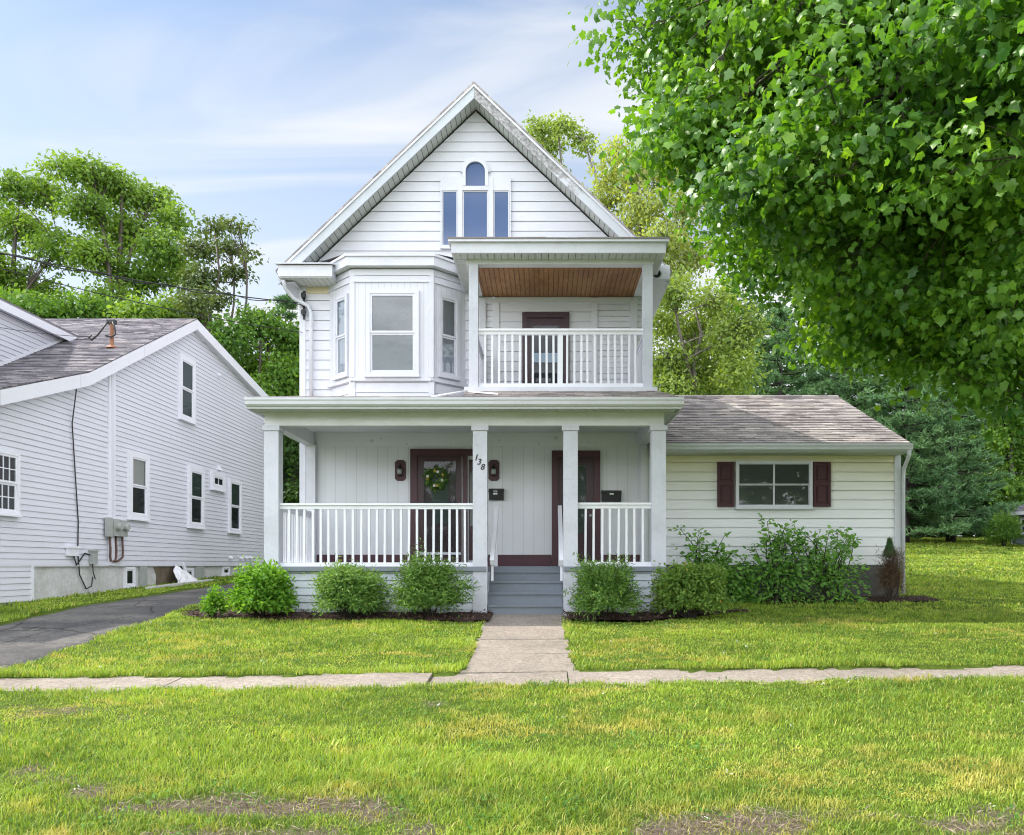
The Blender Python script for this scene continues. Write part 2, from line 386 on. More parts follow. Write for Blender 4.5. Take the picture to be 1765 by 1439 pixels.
def clip(poly, a, b, c, keep_ge=True):               # keep a*x+b*y>=c
    out = []
    for i in range(len(poly)):
        p, q = poly[i], poly[(i + 1) % len(poly)]
        dp = a * p[0] + b * p[1] - c; dq = a * q[0] + b * q[1] - c
        if dp >= 0: out.append(p)
        if dp * dq < 0:
            t = dp / (dp - dq); out.append((p[0] + (q[0] - p[0]) * t, p[1] + (q[1] - p[1]) * t))
    return out
def courses(mb, fr, poly, exp, lip, seed=0, v0=None, base=0.0, cut=2.2, gap=.0055):
    """lapped boards: every course a tilted strip with a real bottom lip"""
    rng = random.Random(seed); panel(mb, fr, poly, base - .022)
    vs = [p[1] for p in poly]; v = v0 if v0 is not None else min(vs)
    while v < max(vs) - 1e-6:
        band = clip(clip(poly, 0, 1, v + gap), 0, -1, -(v + exp))
        if len(band) >= 3:
            jl = rng.uniform(-.0012, .0012)
            us = [p[0] for p in band]; lo, hi = min(us), max(us)
            n = max(1, int((hi - lo) / cut))
            jit = [rng.uniform(-.0018, .0018) for _ in range(n + 1)]
            for i in range(n):
                a = lo + (hi - lo) * i / n; b = lo + (hi - lo) * (i + 1) / n
                pc = clip(clip(band, 1, 0, a), -1, 0, -b)
                if len(pc) < 3: continue
                def off(p):
                    t = (p[0] - lo) / max(hi - lo, 1e-6) * n; k = min(int(t), n - 1); f = t - k
                    return base + (lip + jl) * (1 - (p[1] - v) / exp) + .002 + jit[k] * (1 - f) + jit[k + 1] * f
                mb.face([fr.at(p[0], p[1], off(p)) for p in pc], [(p[0], p[1]) for p in pc])
                bt = sorted([p for p in pc if abs(p[1] - v - gap) < 1e-5])
                if len(bt) >= 2:
                    p, q = bt[0], bt[-1]
                    mb.face([fr.at(p[0], p[1] + .004, base - .012), fr.at(q[0], q[1] + .004, base - .012), fr.at(q[0], q[1], off(q)), fr.at(p[0], p[1], off(p))], [p, q, q, p])
        v += exp
    return mb
def panel(mb, fr, poly, n=0):
    mb.face([fr.at(p[0], p[1], n) for p in poly], poly); return mb
def rect(u0, u1, v0, v1): return [(u0, v0), (u1, v0), (u1, v1), (u0, v1)]
def roof_courses(mb, p00, p10, p01, p11, exp=.14, lip=.012, seed=1):
    """shingle courses on a slope: p00-p10 eave, p01-p11 top"""
    p00, p10, p01, p11 = map(Vector, (p00, p10, p01, p11))
    u = (p10 - p00).normalized(); w = (p01 - p00); w = (w - u * w.dot(u)); Ht = w.length; w.normalize(); n = u.cross(w)
    if n.z < 0: n = -n
    rng = random.Random(seed); poly = [(0, 0), ((p10 - p00).dot(u), 0), ((p11 - p00).dot(u), Ht), ((p01 - p00).dot(u), Ht)]
    v = 0
    while v < Ht - 1e-5:
        band = clip(clip(poly, 0, 1, v), 0, -1, -(v + exp)); lo = min(p[0] for p in band); hi = max(p[0] for p in band)
        x = lo - rng.uniform(0, .3)
        while x < hi:
            wd = rng.choice([.16, .2, .26, .32]); pc = clip(clip(band, 1, 0, x), -1, 0, -(x + wd)); j = rng.uniform(0, .010)
            x += wd
            if len(pc) < 3: continue
            P = [p00 + u * p[0] + w * p[1] + n * ((lip + j) * (1 - (p[1] - v) / exp) + .003) for p in pc]
            mb.face(P, pc)
            bt = sorted([p for p in pc if abs(p[1] - v) < 1e-5])
            if len(bt) >= 2:
                a, b = bt[0], bt[-1]; A = p00 + u * a[0] + w * a[1]; B = p00 + u * b[0] + w * b[1]
                mb.face([A - n * .004, B - n * .004, B + n * (lip + j + .003), A + n * (lip + j + .003)], [a, b, b, a])
        v += exp
    return mb

def window(root, fr, u0, u1, v0, v1, casing=.08, proud=.08, trim='trim', behind='darkroom', lower=None, rail=True, grid=None, name='window', glassm='glass', sash=.035, sill=True, cols=1, depth=.05):
    """casing is the part; sash, pane and blind hang under it"""
    mb = MB()
    mb.fbox(fr, u0, u0 + casing, v0, v1, -.03, proud); mb.fbox(fr, u1 - casing, u1, v0, v1, -.03, proud)
    mb.fbox(fr, u0 + casing, u1 - casing, v1 - casing, v1, -.03, proud - .003)
    mb.fbox(fr, u0 + casing, u1 - casing, v0, v0 + casing * .8, -.03, proud - .003)
    if sill: mb.fbox(fr, u0 - .02, u1 + .02, v0 - .035, v0 - .001, -.03, proud + .03)
    w = mb.build(name, trim, root)
    a0, a1, b0, b1 = u0 + casing, u1 - casing, v0 + casing * .8, v1 - casing
    sm = MB(); pm = MB(); n0 = proud - .02
    W_ = (a1 - a0) / cols
    for c in range(cols):
        c0 = a0 + W_ * c; c1 = c0 + W_
        s2 = sash
        mid = (b0 + b1) / 2
        for (q0, q1, nn) in ((mid, b1, n0), (b0, mid, n0 - .018)) if rail else ((b0, b1, n0),):
            sm.fbox(fr, c0 + .001, c0 + s2, q0 + .001, q1 - .001, nn - .02, nn + .008); sm.fbox(fr, c1 - s2, c1 - .001, q0 + .001, q1 - .001, nn - .02, nn + .008)
            sm.fbox(fr, c0 + s2, c1 - s2, q0 + .001, q0 + s2, nn - .02, nn + .006); sm.fbox(fr, c0 + s2, c1 - s2, q1 - s2, q1 - .001, nn - .02, nn + .006)
            pm.face([fr.at(c0 + s2, q0 + s2, nn - .006), fr.at(c1 - s2, q0 + s2, nn - .006), fr.at(c1 - s2, q1 - s2, nn - .006), fr.at(c0 + s2, q1 - s2, nn - .006)])
            if grid:
                for g in range(1, grid[0]):
                    x = c0 + s2 + (c1 - c0 - 2 * s2) * g / grid[0]; sm.fbox(fr, x - .009, x + .009, q0 + s2, q1 - s2, nn - .016, nn + .003)
                for g in range(1, grid[1]):
                    z = q0 + s2 + (q1 - q0 - 2 * s2) * g / grid[1]; sm.fbox(fr, c0 + s2, c1 - s2, z - .009, z + .009, nn - .016, nn + .002)
    sm.build('sash', trim, w); pm.build('pane', glassm, w)
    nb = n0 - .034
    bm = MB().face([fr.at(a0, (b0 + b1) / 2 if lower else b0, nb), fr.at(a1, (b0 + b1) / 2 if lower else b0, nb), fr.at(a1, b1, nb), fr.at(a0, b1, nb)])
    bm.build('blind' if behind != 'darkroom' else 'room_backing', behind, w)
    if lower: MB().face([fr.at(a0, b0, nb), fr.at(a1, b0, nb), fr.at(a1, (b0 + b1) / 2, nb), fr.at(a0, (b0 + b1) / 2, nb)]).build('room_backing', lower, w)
    return w

# numpy foliage -------------------------------------------------------------
def npmesh(name, V, faces_tpl, n, rnd, mat, parent=None, extra=None):
    """V: (n,k,3) verts; faces_tpl: list of index tuples within k"""
    k = V.shape[1]; me = bpy.data.meshes.new(name)
    me.vertices.add(n * k); me.vertices.foreach_set('co', V.astype(np.float32).ravel())
    lens = np.array([len(f) for f in faces_tpl], np.int32); flat = np.concatenate([np.array(f, np.int32) for f in faces_tpl])
    loops = (np.arange(n, dtype=np.int32)[:, None] * k + flat[None, :]).ravel()
    tot = np.tile(lens, n); start = np.concatenate([[0], np.cumsum(tot)[:-1]]).astype(np.int32)
    me.loops.add(len(loops)); me.loops.foreach_set('vertex_index', loops)
    me.polygons.add(len(tot)); me.polygons.foreach_set('loop_start', start)
    try: me.polygons.foreach_set('loop_total', tot)
    except Exception: pass
    me.update(calc_edges=True); 
    for nm, arr in [('rnd', rnd)] + (extra or []):
        a = me.attributes.new(nm, 'FLOAT', 'POINT'); a.data.foreach_set('value', np.repeat(arr.astype(np.float32), k))
    me.materials.append(M[mat])
    o = bpy.data.objects.new(name, me); COL.objects.link(o)
    if parent is not None: o.parent = parent; o.matrix_parent_inverse = parent.matrix_basis.inverted()
    return o
def unit(a): return a / np.maximum(np.linalg.norm(a, axis=-1, keepdims=True), 1e-9)
MAPLE = (np.array([(0, 0, 0), (.16, -.12, -.02), (.46, -.02, -.10), (.40, .20, -.05), (.60, .44, -.15), (.38, .54, -.06), (.25, .70, -.06), (0, 1.0, -.16),
                   (-.16, -.12, -.02), (-.46, -.02, -.10), (-.40, .20, -.05), (-.60, .44, -.15), (-.38, .54, -.06), (-.25, .70, -.06), (0, .4, .03)]),
         [(0, 1, 2, 3, 14), (14, 3, 4, 5), (14, 5, 6, 7), (0, 14, 10, 9, 8), (14, 12, 11, 10), (14, 7, 13, 12)])
OVAL = (np.array([(0, 0, 0), (.24, .3, .05), (.22, .68, .04), (0, 1, -.08), (-.22, .68, .04), (-.24, .3, .05)]), [(0, 1, 2, 3), (0, 3, 4, 5)])
QUAD = (np.array([(0, 0, 0), (.3, .5, .06), (0, 1, -.05), (-.3, .5, .06)]), [(0, 1, 2, 3)])
NEED = (np.array([(-.06, 0, 0), (.06, 0, 0), (0, 1, -.06)]), [(0, 1, 2)])
LANCE = (np.array([(0, 0, 0), (.13, .4, .03), (0, 1, -.1), (-.13, .4, .03)]), [(0, 1, 2, 3)])
def leaves(name, P, nrm, tip, size, rnd, mat, tpl, parent=None):
    nz = unit(nrm); ty = unit(tip - nz * np.sum(tip * nz, -1, keepdims=True)); tx = np.cross(ty, nz)
    T, fc = tpl
    cu = np.random.default_rng(len(P)).uniform(-.6, 2.4, len(P))[:, None, None]; wr = np.random.default_rng(len(P) + 1).uniform(.72, 1.12, len(P))[:, None, None]
    V = P[:, None, :] + size[:, None, None] * (wr * T[None, :, 0, None] * tx[:, None, :] + T[None, :, 1, None] * ty[:, None, :] + cu * T[None, :, 2, None] * nz[:, None, :])
    return npmesh(name, V, fc, len(P), rnd, mat, parent)

def curve(a, b, sag=0, wob=0, n=6, rng=random):
    a, b = Vector(a), Vector(b); d = (b - a).length
    o1 = Vector((rng.uniform(-1, 1), rng.uniform(-1, 1), rng.uniform(-.5, .5))) * wob * d
    return [a.lerp(b, t) + o1 * math.sin(math.pi * t) + Vector((0, 0, sag * d * math.sin(math.pi * t))) for t in [i / (n - 1) for i in range(n)]]

def tree(name, label, cat, base, clumps, nleaf, lsize, mat, tr=.25, seed=1, group=None, bark='bark', tpl=QUAD, twig=.55, top=None, per=14, droop=.25, twig_r=.02, nlimb=None, limb_r=1.0):
    """clumps: (x,y,z,rx,ry,rz). Limbs run from the trunk to each clump, twigs fan out inside it, leaves sit on the twigs."""
    rng = random.Random(seed); g = np.random.default_rng(seed)
    bz = float(gz(base[0], base[1])); root = thing(name, label, cat, (base[0], base[1], bz), group)
    zs = [c[2] for c in clumps]; top = top if top else max(zs)
    tx = sum(c[0] for c in clumps) / len(clumps); ty = sum(c[1] for c in clumps) / len(clumps)
    zc = min(zs) + (top - min(zs)) * .55
    mbt = MB()
    tp = []
    for i in range(9):
        t = i / 8; k = t * t
        tp.append(Vector((base[0] + (tx - base[0]) * k + rng.uniform(-1, 1) * .12 * t * 2, base[1] + (ty - base[1]) * k * .5 + rng.uniform(-1, 1) * .1 * t, bz - .3 + (top - bz + .3) * t)))
    mbt.tube(tp, [tr * (1.25 if i == 0 else 1) * (1 - .9 * (i / 8)) + .012 for i in range(9)], 8)
    vol = [c[3] * c[4] + c[4] * c[5] + c[3] * c[5] for c in clumps]; tv = sum(vol)
    P = []; C = []; RN = []
    # a few main limbs (farthest apart), every other clump forks off the nearest limb
    nl = nlimb or max(3, len(clumps) // 3); arr = np.array([c[:3] for c in clumps]); main = [int(np.argmax(arr[:, 2]))]
    while len(main) < min(nl, len(clumps)):
        dd_ = np.min(np.linalg.norm(arr[:, None] - arr[None, main], axis=2), 1); main.append(int(np.argmax(dd_)))
    limbs = {}; lp = []
    for i_ in main:
        cc = Vector(clumps[i_][:3]); h = bz + (cc.z - bz) * rng.uniform(.38, .66); h = min(h, top * .92)
        t = min(.95, max(.12, (h - bz + .3) / (top - bz + .3))); k = t * 8; i = min(int(k), 7); st = tp[i].lerp(tp[i + 1], k - i)
        rr = max(tr * .55 * (1 - t * .6), twig_r * 2) * limb_r
        pts = curve(st, cc, .04, .12, 8, rng); limbs[i_] = pts; lp += [(p, rr * (1 - .82 * q / 7)) for q, p in enumerate(pts) if q >= 2]
        mbt.tube(pts, [rr * (1 - .82 * q / 7) + twig_r * .5 for q in range(8)], 7, False)
    for ci, (c, v) in enumerate(zip(clumps, vol)):
        cc = Vector(c[:3]); n = max(3, int(nleaf * v / tv / per))
        if ci in limbs: limb = limbs[ci][-7:]
        else:
            st, r0 = min(lp, key=lambda e: (e[0] - cc).length + .35 * max(0, e[0].z - cc.z))
            limb = curve(st, cc, .03, .10, 7, rng); r0 = min(r0 * .7, .03 * limb_r + twig_r * 1.6)
            mbt.tube(limb, [r0 * (1 - .75 * q / 6) + twig_r * .4 for q in range(7)], 5, False)
        dirs = unit(g.normal(size=(n, 3))); rad = g.random(n) ** (1 / 2.3)
        tw = np.array(c[:3]) + dirs * rad[:, None] * np.array(c[3:6]) 
        for q in range(n):
            if q % 3 == 0:
                s = limb[rng.choice((4, 5, 6))]
                mbt.tube(curve(s, tw[q], .05, .08, 4, rng), [twig_r * .8, twig_r * .6, twig_r * .4, twig_r * .2], 4, False)
        cr = rng.random()
        for q in range(n):
            m = max(3, int(per * rng.uniform(.5, 1.5)))
            o = np.clip(g.normal(size=(m, 3)), -1.8, 1.8) * np.array([twig, twig, twig * .6])
            pp = tw[q] + o; P.append(pp); C.append(unit(pp - np.array(c[:3])) * .6 + unit(o) * .5)
            RN.append(np.clip(-.05 + .5 * cr + .25 * rng.random() + .42 * g.random(m), 0, 1))
    P = np.concatenate(P); C = np.concatenate(C); RN = np.concatenate(RN); n = len(P)
    nr = C + np.array([0, 0, .5]) + g.normal(size=(n, 3)) * .75
    tipd = C * .8 + np.array([0, 0, -droop]) + g.normal(size=(n, 3)) * .6
    mbt.build('trunk', bark, root, True)
    leaves('crown', P, nr, tipd, lsize * g.uniform(.6, 1.35, n), RN, mat, tpl, root)
    return root
def cl(lst, D, rzs=1.0, dr=None):                   # clumps given by where they are seen, at a true distance
    out = []
    for i, c in enumerate(lst):
        px, py, rx, ry = c[:4]; dd = D + (c[4] if len(c) > 4 else ((i * 37) % 7 - 3) * .5)
        p = W(px, py, dd); s = dd / F; out.append((p.x, p.y, p.z, rx * s, (rx + ry) * .5 * s, ry * s * rzs))
    return out

# ================================================================== MAIN HOUSE
DF, DW = 13.5, 15.8
FH = front(DW); FP = front(DF)
house = thing('house', 'white two storey gabled house with burgundy doors, front porch, balcony and low side wing', 'house', (0, 19, 1.2))
PX, PZ, SL = -1.31, 10.51, .953            # roof peak and slope
def zt(x): return PZ - SL * abs(x - PX)
HL, HR = -4.67, 2.05

mb = MB()
courses(mb, FH, rect(HL + .1, -1.12, 4.1, 7.0), .19, .016, 3, 4.1)
courses(mb, FH, rect(-1.12, HR, 6.65, 7.0), .19, .016, 4, 4.1 + .19 * 13)
courses(mb, FH, [(HL, 7.0), (HR, 7.0), (PX, 10.2)], .19, .016, 5, 4.1 + .19 * 15)
courses(mb, FH, rect(HL + .1, -4.35, .6, 4.1), .19, .016, 6, .62)
mb.face([(HL, 15.82, .4), (HL, 26, .4), (HL, 26, 7), (HL, 15.82, 7)]); mb.face([(HR, 15.82, .4), (HR, 26, .4), (HR, 26, 7), (HR, 15.82, 7)])
mb.face([(HL, 26, .4), (HR, 26, .4), (HR, 26, 7), (PX, 26, 10.2), (HL, 26, 7)])
mb.build('wall', 'white', house)
mb = MB()
courses(mb, FH, rect(-1.12, -.99, 4.4, 6.65), .11, .012, 7); courses(mb, FH, rect(-.86, .9, 4.4, 6.65), .19, .014, 8, 4.45); courses(mb, FH, rect(1.02, HR, 4.4, 6.65), .11, .012, 9)
mb.build('balcony_wall', 'porchwall', house)
MB().fbox(FH, HL - .015, HL + .1, .5, 7.0, -.05, .03).build('corner_board', 'trim', house)
for a, b in ((-.99, -.86), (.90, 1.02)): MB().fbox(FH, a, b, 4.4, 6.6, 0, .03).build('corner_board', 'porchwall', house)
for a, b in ((-1.27, -1.12), (1.64, 1.78)): MB().fbox(FH, a, b, 4.4, 6.6, 0, .06).build('balcony_pilaster', 'trim', house)
MB().fbox(FH, -1.12, 1.64, 6.52, 6.62, .0, .04).build('balcony_frieze', 'porchwall', house)

# --- roof, rakes, soffits
mb = MB()
for sgn, xe in ((-1, -5.0), (1, 2.38)):
    a = [(PX, 15.33, PZ), (xe, 15.33, zt(xe)), (xe, 26.3, zt(xe)), (PX, 26.3, PZ)]
    d = Vector((0, 0, -.04)); A = [Vector(p) for p in a]; B = [p + d for p in A]
    mb.face(A); mb.face(B[::-1])
    for i in range(4): j = (i + 1) % 4; mb.face([A[i], A[j], B[j], B[i]])
mb.build('roof', 'shingle', house)
def rake(xe, D0, D1, top, hgt):
    poly = [(PX, D0, PZ - top), (xe, D0, zt(xe) - top), (xe, D0, zt(xe) - top - hgt), (PX, D0, PZ - top - hgt)]
    return MB().prism(poly, (0, D1 - D0, 0))
rake(-4.96, 15.36, 15.40, .043, .255).build('rake_board', 'rake', house)
o = rake(2.33, 15.36, 15.40, .043, .255).build('rake_board', 'peel', house); o['label'] = 'weathered rake board with peeling paint'
rake(-4.98, 15.335, 15.358, .042, .05).build('drip_edge', 'trim', house)
rake(2.36, 15.335, 15.358, .042, .05).build('drip_edge', 'trim', house)
for xe in (-4.95, 2.32):
    m1 = MB(); m2 = MB(); n = 40
    for i in range(n):
        x0 = PX + (xe - PX) * i / n; x1 = PX + (xe - PX) * (i + 1) / n; xm = x0 + (x1 - x0) * .9
        q = .26
        m1.face([(x0, 15.401, zt(x0) - q), (xm, 15.401, zt(xm) - q), (xm, 15.82, zt(xm) - q), (x0, 15.82, zt(x0) - q)])
        m2.face([(xm, 15.401, zt(xm) - q + .006), (x1, 15.401, zt(x1) - q + .006), (x1, 15.82, zt(x1) - q + .006), (xm, 15.82, zt(xm) - q + .006)])
    sf = m1.build('soffit', 'soffit', house); m2.build('soffit_groove', 'black', sf)
    # eave soffit/fascia running back
    x = xe; s = -1 if xe < PX else 1
    MB().box(min(x, x + s * .03), max(x, x + s * .03), 15.42, 26, zt(x) - .235, zt(x) - .05).box(min(x, HL if s < 0 else HR), max(x, HL if s < 0 else HR), 15.42, 26, zt(x) - .25, zt(x) - .236).build('eave_fascia', 'trim', house)
# cornice return
MB().box(-4.93, -3.93, 15.26, 15.80, 6.85, 7.06).build('cornice_return', 'trim', house)
MB().prism([(-4.98, 15.2, 7.065), (-3.9, 15.2, 7.065), (-3.9, 15.8, 7.16), (-4.98, 15.8, 7.16)], (0, 0, .02)).build('return_flashing', 'trim', house)
mb = MB(); mg = MB()
for i in range(10): a = -4.92 + i * .098; mb.box(a, a + .09, 15.28, 15.79, 6.832, 6.848)
mb.build('return_soffit', 'soffit', house)
MB().box(1.6, 2.33, 15.26, 15.80, 6.80, 7.06).box(2.06, 2.33, 15.80, 25.9, 6.80, 6.84).build('cornice_return', 'trim', house)
MB().fbox(FH, -4.56, -4.13, 6.70, 6.83, .016, .024).build('frieze_strip', 'cream', house)
MB().tube([(-4.86, 15.34, 6.82), (-4.86, 15.45, 6.70), (-4.75, 15.6, 6.56), (-4.50, 15.69, 6.44), (-4.44, 15.70, 6.30), (-4.44, 15.70, 4.66)], .038, 8).build('downspout', 'trim', house, True)

# --- attic window group: three lights and an arched top
mb = MB()
for a, b, c, d in ((-1.985, -1.955, 7.55, 8.92), (-1.655, -1.56, 7.55, 8.92), (-1.07, -.975, 7.55, 8.92), (-.665, -.635, 7.55, 8.92)): mb.fbox(FH, a, b, c, d, 0, .07)
for a, b in ((-1.955, -1.655), (-.975, -.665)): mb.fbox(FH, a, b, 8.66, 8.92, 0, .06); mb.fbox(FH, a, b, 7.55, 7.62, 0, .065)
mb.fbox(FH, -1.56, -1.07, 8.66, 8.74, 0, .075); mb.fbox(FH, -1.56, -1.07, 7.55, 7.62, 0, .065)
cx, cz = -1.315, 9.02; n = 16
ang = [math.pi * i / n for i in range(n + 1)]
for i in range(n):
    for ro, ri, nn in ((.245, .185, .085), (.285, .245, .055)):
        p = [(cx + ro * math.cos(ang[i]), cz + ro * math.sin(ang[i])), (cx + ro * math.cos(ang[i + 1]), cz + ro * math.sin(ang[i + 1])), (cx + ri * math.cos(ang[i + 1]), cz + ri * math.sin(ang[i + 1])), (cx + ri * math.cos(ang[i]), cz + ri * math.sin(ang[i]))]
        mb.prism([FH.at(q[0], q[1], nn) for q in p], (0, nn, 0))
for s in (-1, 1):
    a, b = sorted((cx + s * .245, cx + s * .185)); mb.fbox(FH, a, b, 8.74, cz, 0, .085)
aw = mb.build('attic_window', 'trim', house)
for a, b, c, d in ((-1.95, -1.66, 7.6, 8.66), (-1.555, -1.075, 7.6, 8.66), (-.97, -.67, 7.6, 8.66)):
    MB().fbox(FH, a, b, c, d, .018, .034).build('pane', 'blueglass', aw)
pts = [FH.at(cx - .185, 8.74, .036), FH.at(cx + .185, 8.74, .036)] + [FH.at(cx + .186 * math.cos(t), cz + .186 * math.sin(t), .036) for t in ang]
MB().face(pts).build('pane', 'blueglass', aw)
sr = MB()
for a, b, c, d in ((-1.95, -1.66, 7.6, 8.66), (-1.555, -1.075, 7.6, 8.66), (-.97, -.67, 7.6, 8.66)):
    sr.fbox(FH, a, a + .02, c, d, .03, .046); sr.fbox(FH, b - .02, b, c, d, .03, .046); sr.fbox(FH, a + .02, b - .02, d - .02, d, .03, .046)
sr.build('sash', 'trim', aw)

# --- two storey bay
BD = 15.22
c0, c1, c2, c3 = (-4.12, DW), (-3.545, BD), (-2.085, BD), (-1.50, DW)
def bayf(a, b):
    u = Vector((b[0] - a[0], b[1] - a[1], 0)); return Fr((a[0], a[1], 0), u, (u.y, -u.x, 0)), u.length
faces = [bayf(c0, c1), bayf(c1, c2), bayf(c2, c3)]
mb = MB(); mc = MB(); mf = MB(); ms = MB(); mk = MB()
for fr, ln in faces:
    panel(mb, fr, rect(0, ln, 5.05, 6.94), 0.0)
    courses(ms, fr, rect(0, ln, 6.72, 6.97), .125, .014, 2, 6.72, .012)
    courses(mk, fr, rect(.0, ln, 4.55, 4.9), .19, .012, 2, 4.5, -.03)
    mf.fbox(fr, -.03, ln + .03, 4.90, 4.96, -.05, .035)
    mf.fbox(fr, -.01, ln + .01, 4.96, 5.05, -.05, .006)
mb.build('bay_wall', 'baybead', house); ms.build('bay_frieze', 'white', house); mk.build('bay_skirt', 'white', house); mf.build('bay_sill_band', 'trim', house)
for (x, y) in (c1, c2):
    mc = MB(); mc.prism([(x - .06, y + .01, 4.97), (x + .06, y + .01, 4.97), (x + .045, y - .022, 4.97), (x - .045, y - .022, 4.97)], (0, 0, 1.98))
    mc.prism([(x - .07, y + .05, 4.5), (x + .07, y + .05, 4.5), (x + .05, y + .0, 4.5), (x - .05, y + .0, 4.5)], (0, 0, .40)); mc.build('bay_corner_trim', 'trim', house)
# cornice of the bay
e = .17
q0, q1, q2, q3 = (c0[0] - e * 1.0, DW), (c1[0] - e * .42, BD - e), (c2[0] + e * .42, BD - e), (c3[0] + e, DW)
mb = MB(); ml = MB()
for a, b in ((q0, q1), (q1, q2), (q2, q3)):
    mb.prism([(a[0], a[1], 6.98), (b[0], b[1], 6.98), (b[0], b[1], 7.14), (a[0], a[1], 7.14)], (0, .03, 0))
    a2 = (a[0] + (a[0] + 2.8) * .02, a[1] - (.03 if a[1] < 15.5 else 0)); b2 = (b[0] + (b[0] + 2.8) * .02, b[1] - (.03 if b[1] < 15.5 else 0))
    ml.prism([(a2[0], a2[1], 7.142), (b2[0], b2[1], 7.142), (b2[0], b2[1], 7.185), (a2[0], a2[1], 7.185)], (0, .05, 0))
mb.build('bay_cornice', 'trim', house); ml.build('bay_gutter', 'trim', house)
MB().face([(q0[0], DW, 6.985), (q1[0], q1[1] + .02, 6.985), (q2[0], q2[1] + .02, 6.985), (q3[0], DW, 6.985)]).build('bay_soffit', 'soffit', house)
MB().face([(q0[0] - .05, DW, 7.30), (q1[0], q1[1] - .02, 7.19), (q2[0], q2[1] - .02, 7.19), (q3[0] + .05, DW, 7.30)]).build('bay_roof', 'shingle', house)
fr = faces[1][0]
window(house, fr, (629 - 604.5) * BD / F - 0.0, (720 - 604.5) * BD / F, 4.995, 6.575, .075, .07, behind='curtain', name='bay_window', sash=.04)
window(house, faces[0][0], .24, .70, 5.03, 6.55, .06, .05, behind='darkroom', name='bay_window')
window(house, faces[2][0], .15, .62, 5.03, 6.55, .06, .05, behind='darkroom', name='bay_window')

# --- porch
mb = MB(); mb.box(-4.62, -.95, DF - .03, DW, 1.40, 1.478).box(.32, 2.0, DF - .03, DW, 1.40, 1.478).box(-.95, .32, 14.55, DW, 1.40, 1.478)
mb.build('porch_floor', 'greyp', house)
PW = .235
posts = []
for x0 in (-4.59, -1.17, .315, 1.76):
    zb = float(gz(x0, DF)) - .15
    m = MB().box(x0, x0 + PW, DF, DF + PW, zb, 3.70)
    p = m.build('porch_post', 'post', house); posts.append(p)
    MB().box(x0 - .022, x0 + PW + .022, DF - .022, DF + PW + .022, 3.705, 3.79).build('post_cap', 'post', p)
MB().box(-4.59, 1.97, DF + .02, DF + .20, 3.792, 4.10).build('porch_beam', 'beam', house)
MB().box(-4.58, -4.40, DF + .21, DW - .01, 3.792, 4.04).build('porch_beam', 'beam', house)
MB().box(1.78, 1.96, DF + .21, DW - .01, 3.792, 4.04).build('porch_beam', 'beam', house)
MB().box(-4.40, 1.78, DF + .2, DW - .002, 4.042, 4.06).build('porch_ceiling', 'porchwall', house)
mb = MB(); panel(mb, FH, rect(-4.35, 2.04, 1.4, 3.80), 0.004); mb.build('porch_wall', 'bead', house)
mb = MB().fbox(FH, -4.35, 2.0, 3.78, 4.04, .005, .03); fz = mb.build('porch_frieze', 'porchwall', house)
for i, x in enumerate((-3.3, -3.12, -2.62, -1.2, -.86, -.1, .22, .85)):     # capped holes and stains on the frieze board
    MB().tube([FH.at(x, 3.88 + .06 * math.sin(i * 2.3), .028), FH.at(x, 3.88 + .06 * math.sin(i * 2.3), .036)], .018 + .014 * (i % 3 == 0), 10).build('plug', 'soffit', fz)
MB().fbox(FH, -4.53, -4.36, 1.48, 3.79, .0, .12).build('porch_pilaster', 'trim', house)
MB().fbox(FH, 1.83, 1.96, 1.48, 3.79, .0, .12).build('porch_pilaster', 'trim', house)
for a, b in ((-4.35, -2.57), (-1.14, .14), (1.08, 1.83)): MB().fbox(FH, a, b, 1.48, 1.70, .005, .03).build('baseboard', 'burg', house)
# porch roof
mb = MB()
RE, RZ = 13.08, 4.15
roof_courses(mb, (-4.72, RE, RZ), (-1.30, RE, RZ), (-4.72, 15.8, RZ + .57), (-1.30, 15.8, RZ + .57), seed=4)
roof_courses(mb, (-1.30, RE, RZ), (2.19, RE, RZ), (-1.30, 14.3, RZ + .40), (1.84, 14.3, RZ + .40), seed=5)
mb.face([(2.19, RE, RZ), (2.19, 15.8, RZ), (1.84, 15.8, RZ + .4), (1.84, 14.3, RZ + .4)])
mb.build('porch_roof', 'shingle', house)
MB().prism([(-1.80, RE + .02, RZ + .02), (-1.30, RE + .62, RZ + .235), (-1.27, RE + .58, RZ + .235), (-1.70, RE + .02, RZ + .02)], (0, 0, .022)).prism([(-1.30, RE + .62, RZ + .236), (-.75, RE + .30, RZ + .125), (-.75, RE + .26, RZ + .112), (-1.27, RE + .58, RZ + .22)], (0, 0, .02)).face([(-1.31, RE, RZ - .02), (-1.31, 14.4, RZ + .26), (-1.31, 14.4, RZ + .43), (-1.31, RE, RZ + .01)]).build('roof_flashing', 'trim', house)
mb = MB()
prof = [(13.10, 4.03), (13.07, 4.02), (13.03, 4.05), (13.02, 4.10), (13.005, 4.115), (13.0, 4.15), (13.012, 4.15), (13.10, 4.145)]
mb.prism([(-4.735, y, z) for y, z in prof], (6.945, 0, 0)); mb.build('gutter', 'trim', house)
MB().box(-4.73, 2.19, 13.10, 13.14, 3.99, 4.15).box(-4.735, -4.705, 13.14, 15.8, 3.99, 4.16).box(2.165, 2.195, 13.15, 15.8, 3.99, 4.15).build('porch_fascia', 'trim', house)
MB().prism([(-4.745, RE, 4.15), (-4.745, 15.8, 4.72), (-4.715, 15.8, 4.72), (-4.715, RE, 4.15)], (0, 0, .025)).build('porch_side_trim', 'trim', house)
mb = MB()
for i in range(57): a = -4.70 + i * .12; mb.box(a, a + .112, 13.14, 13.52, 4.006, 4.02)
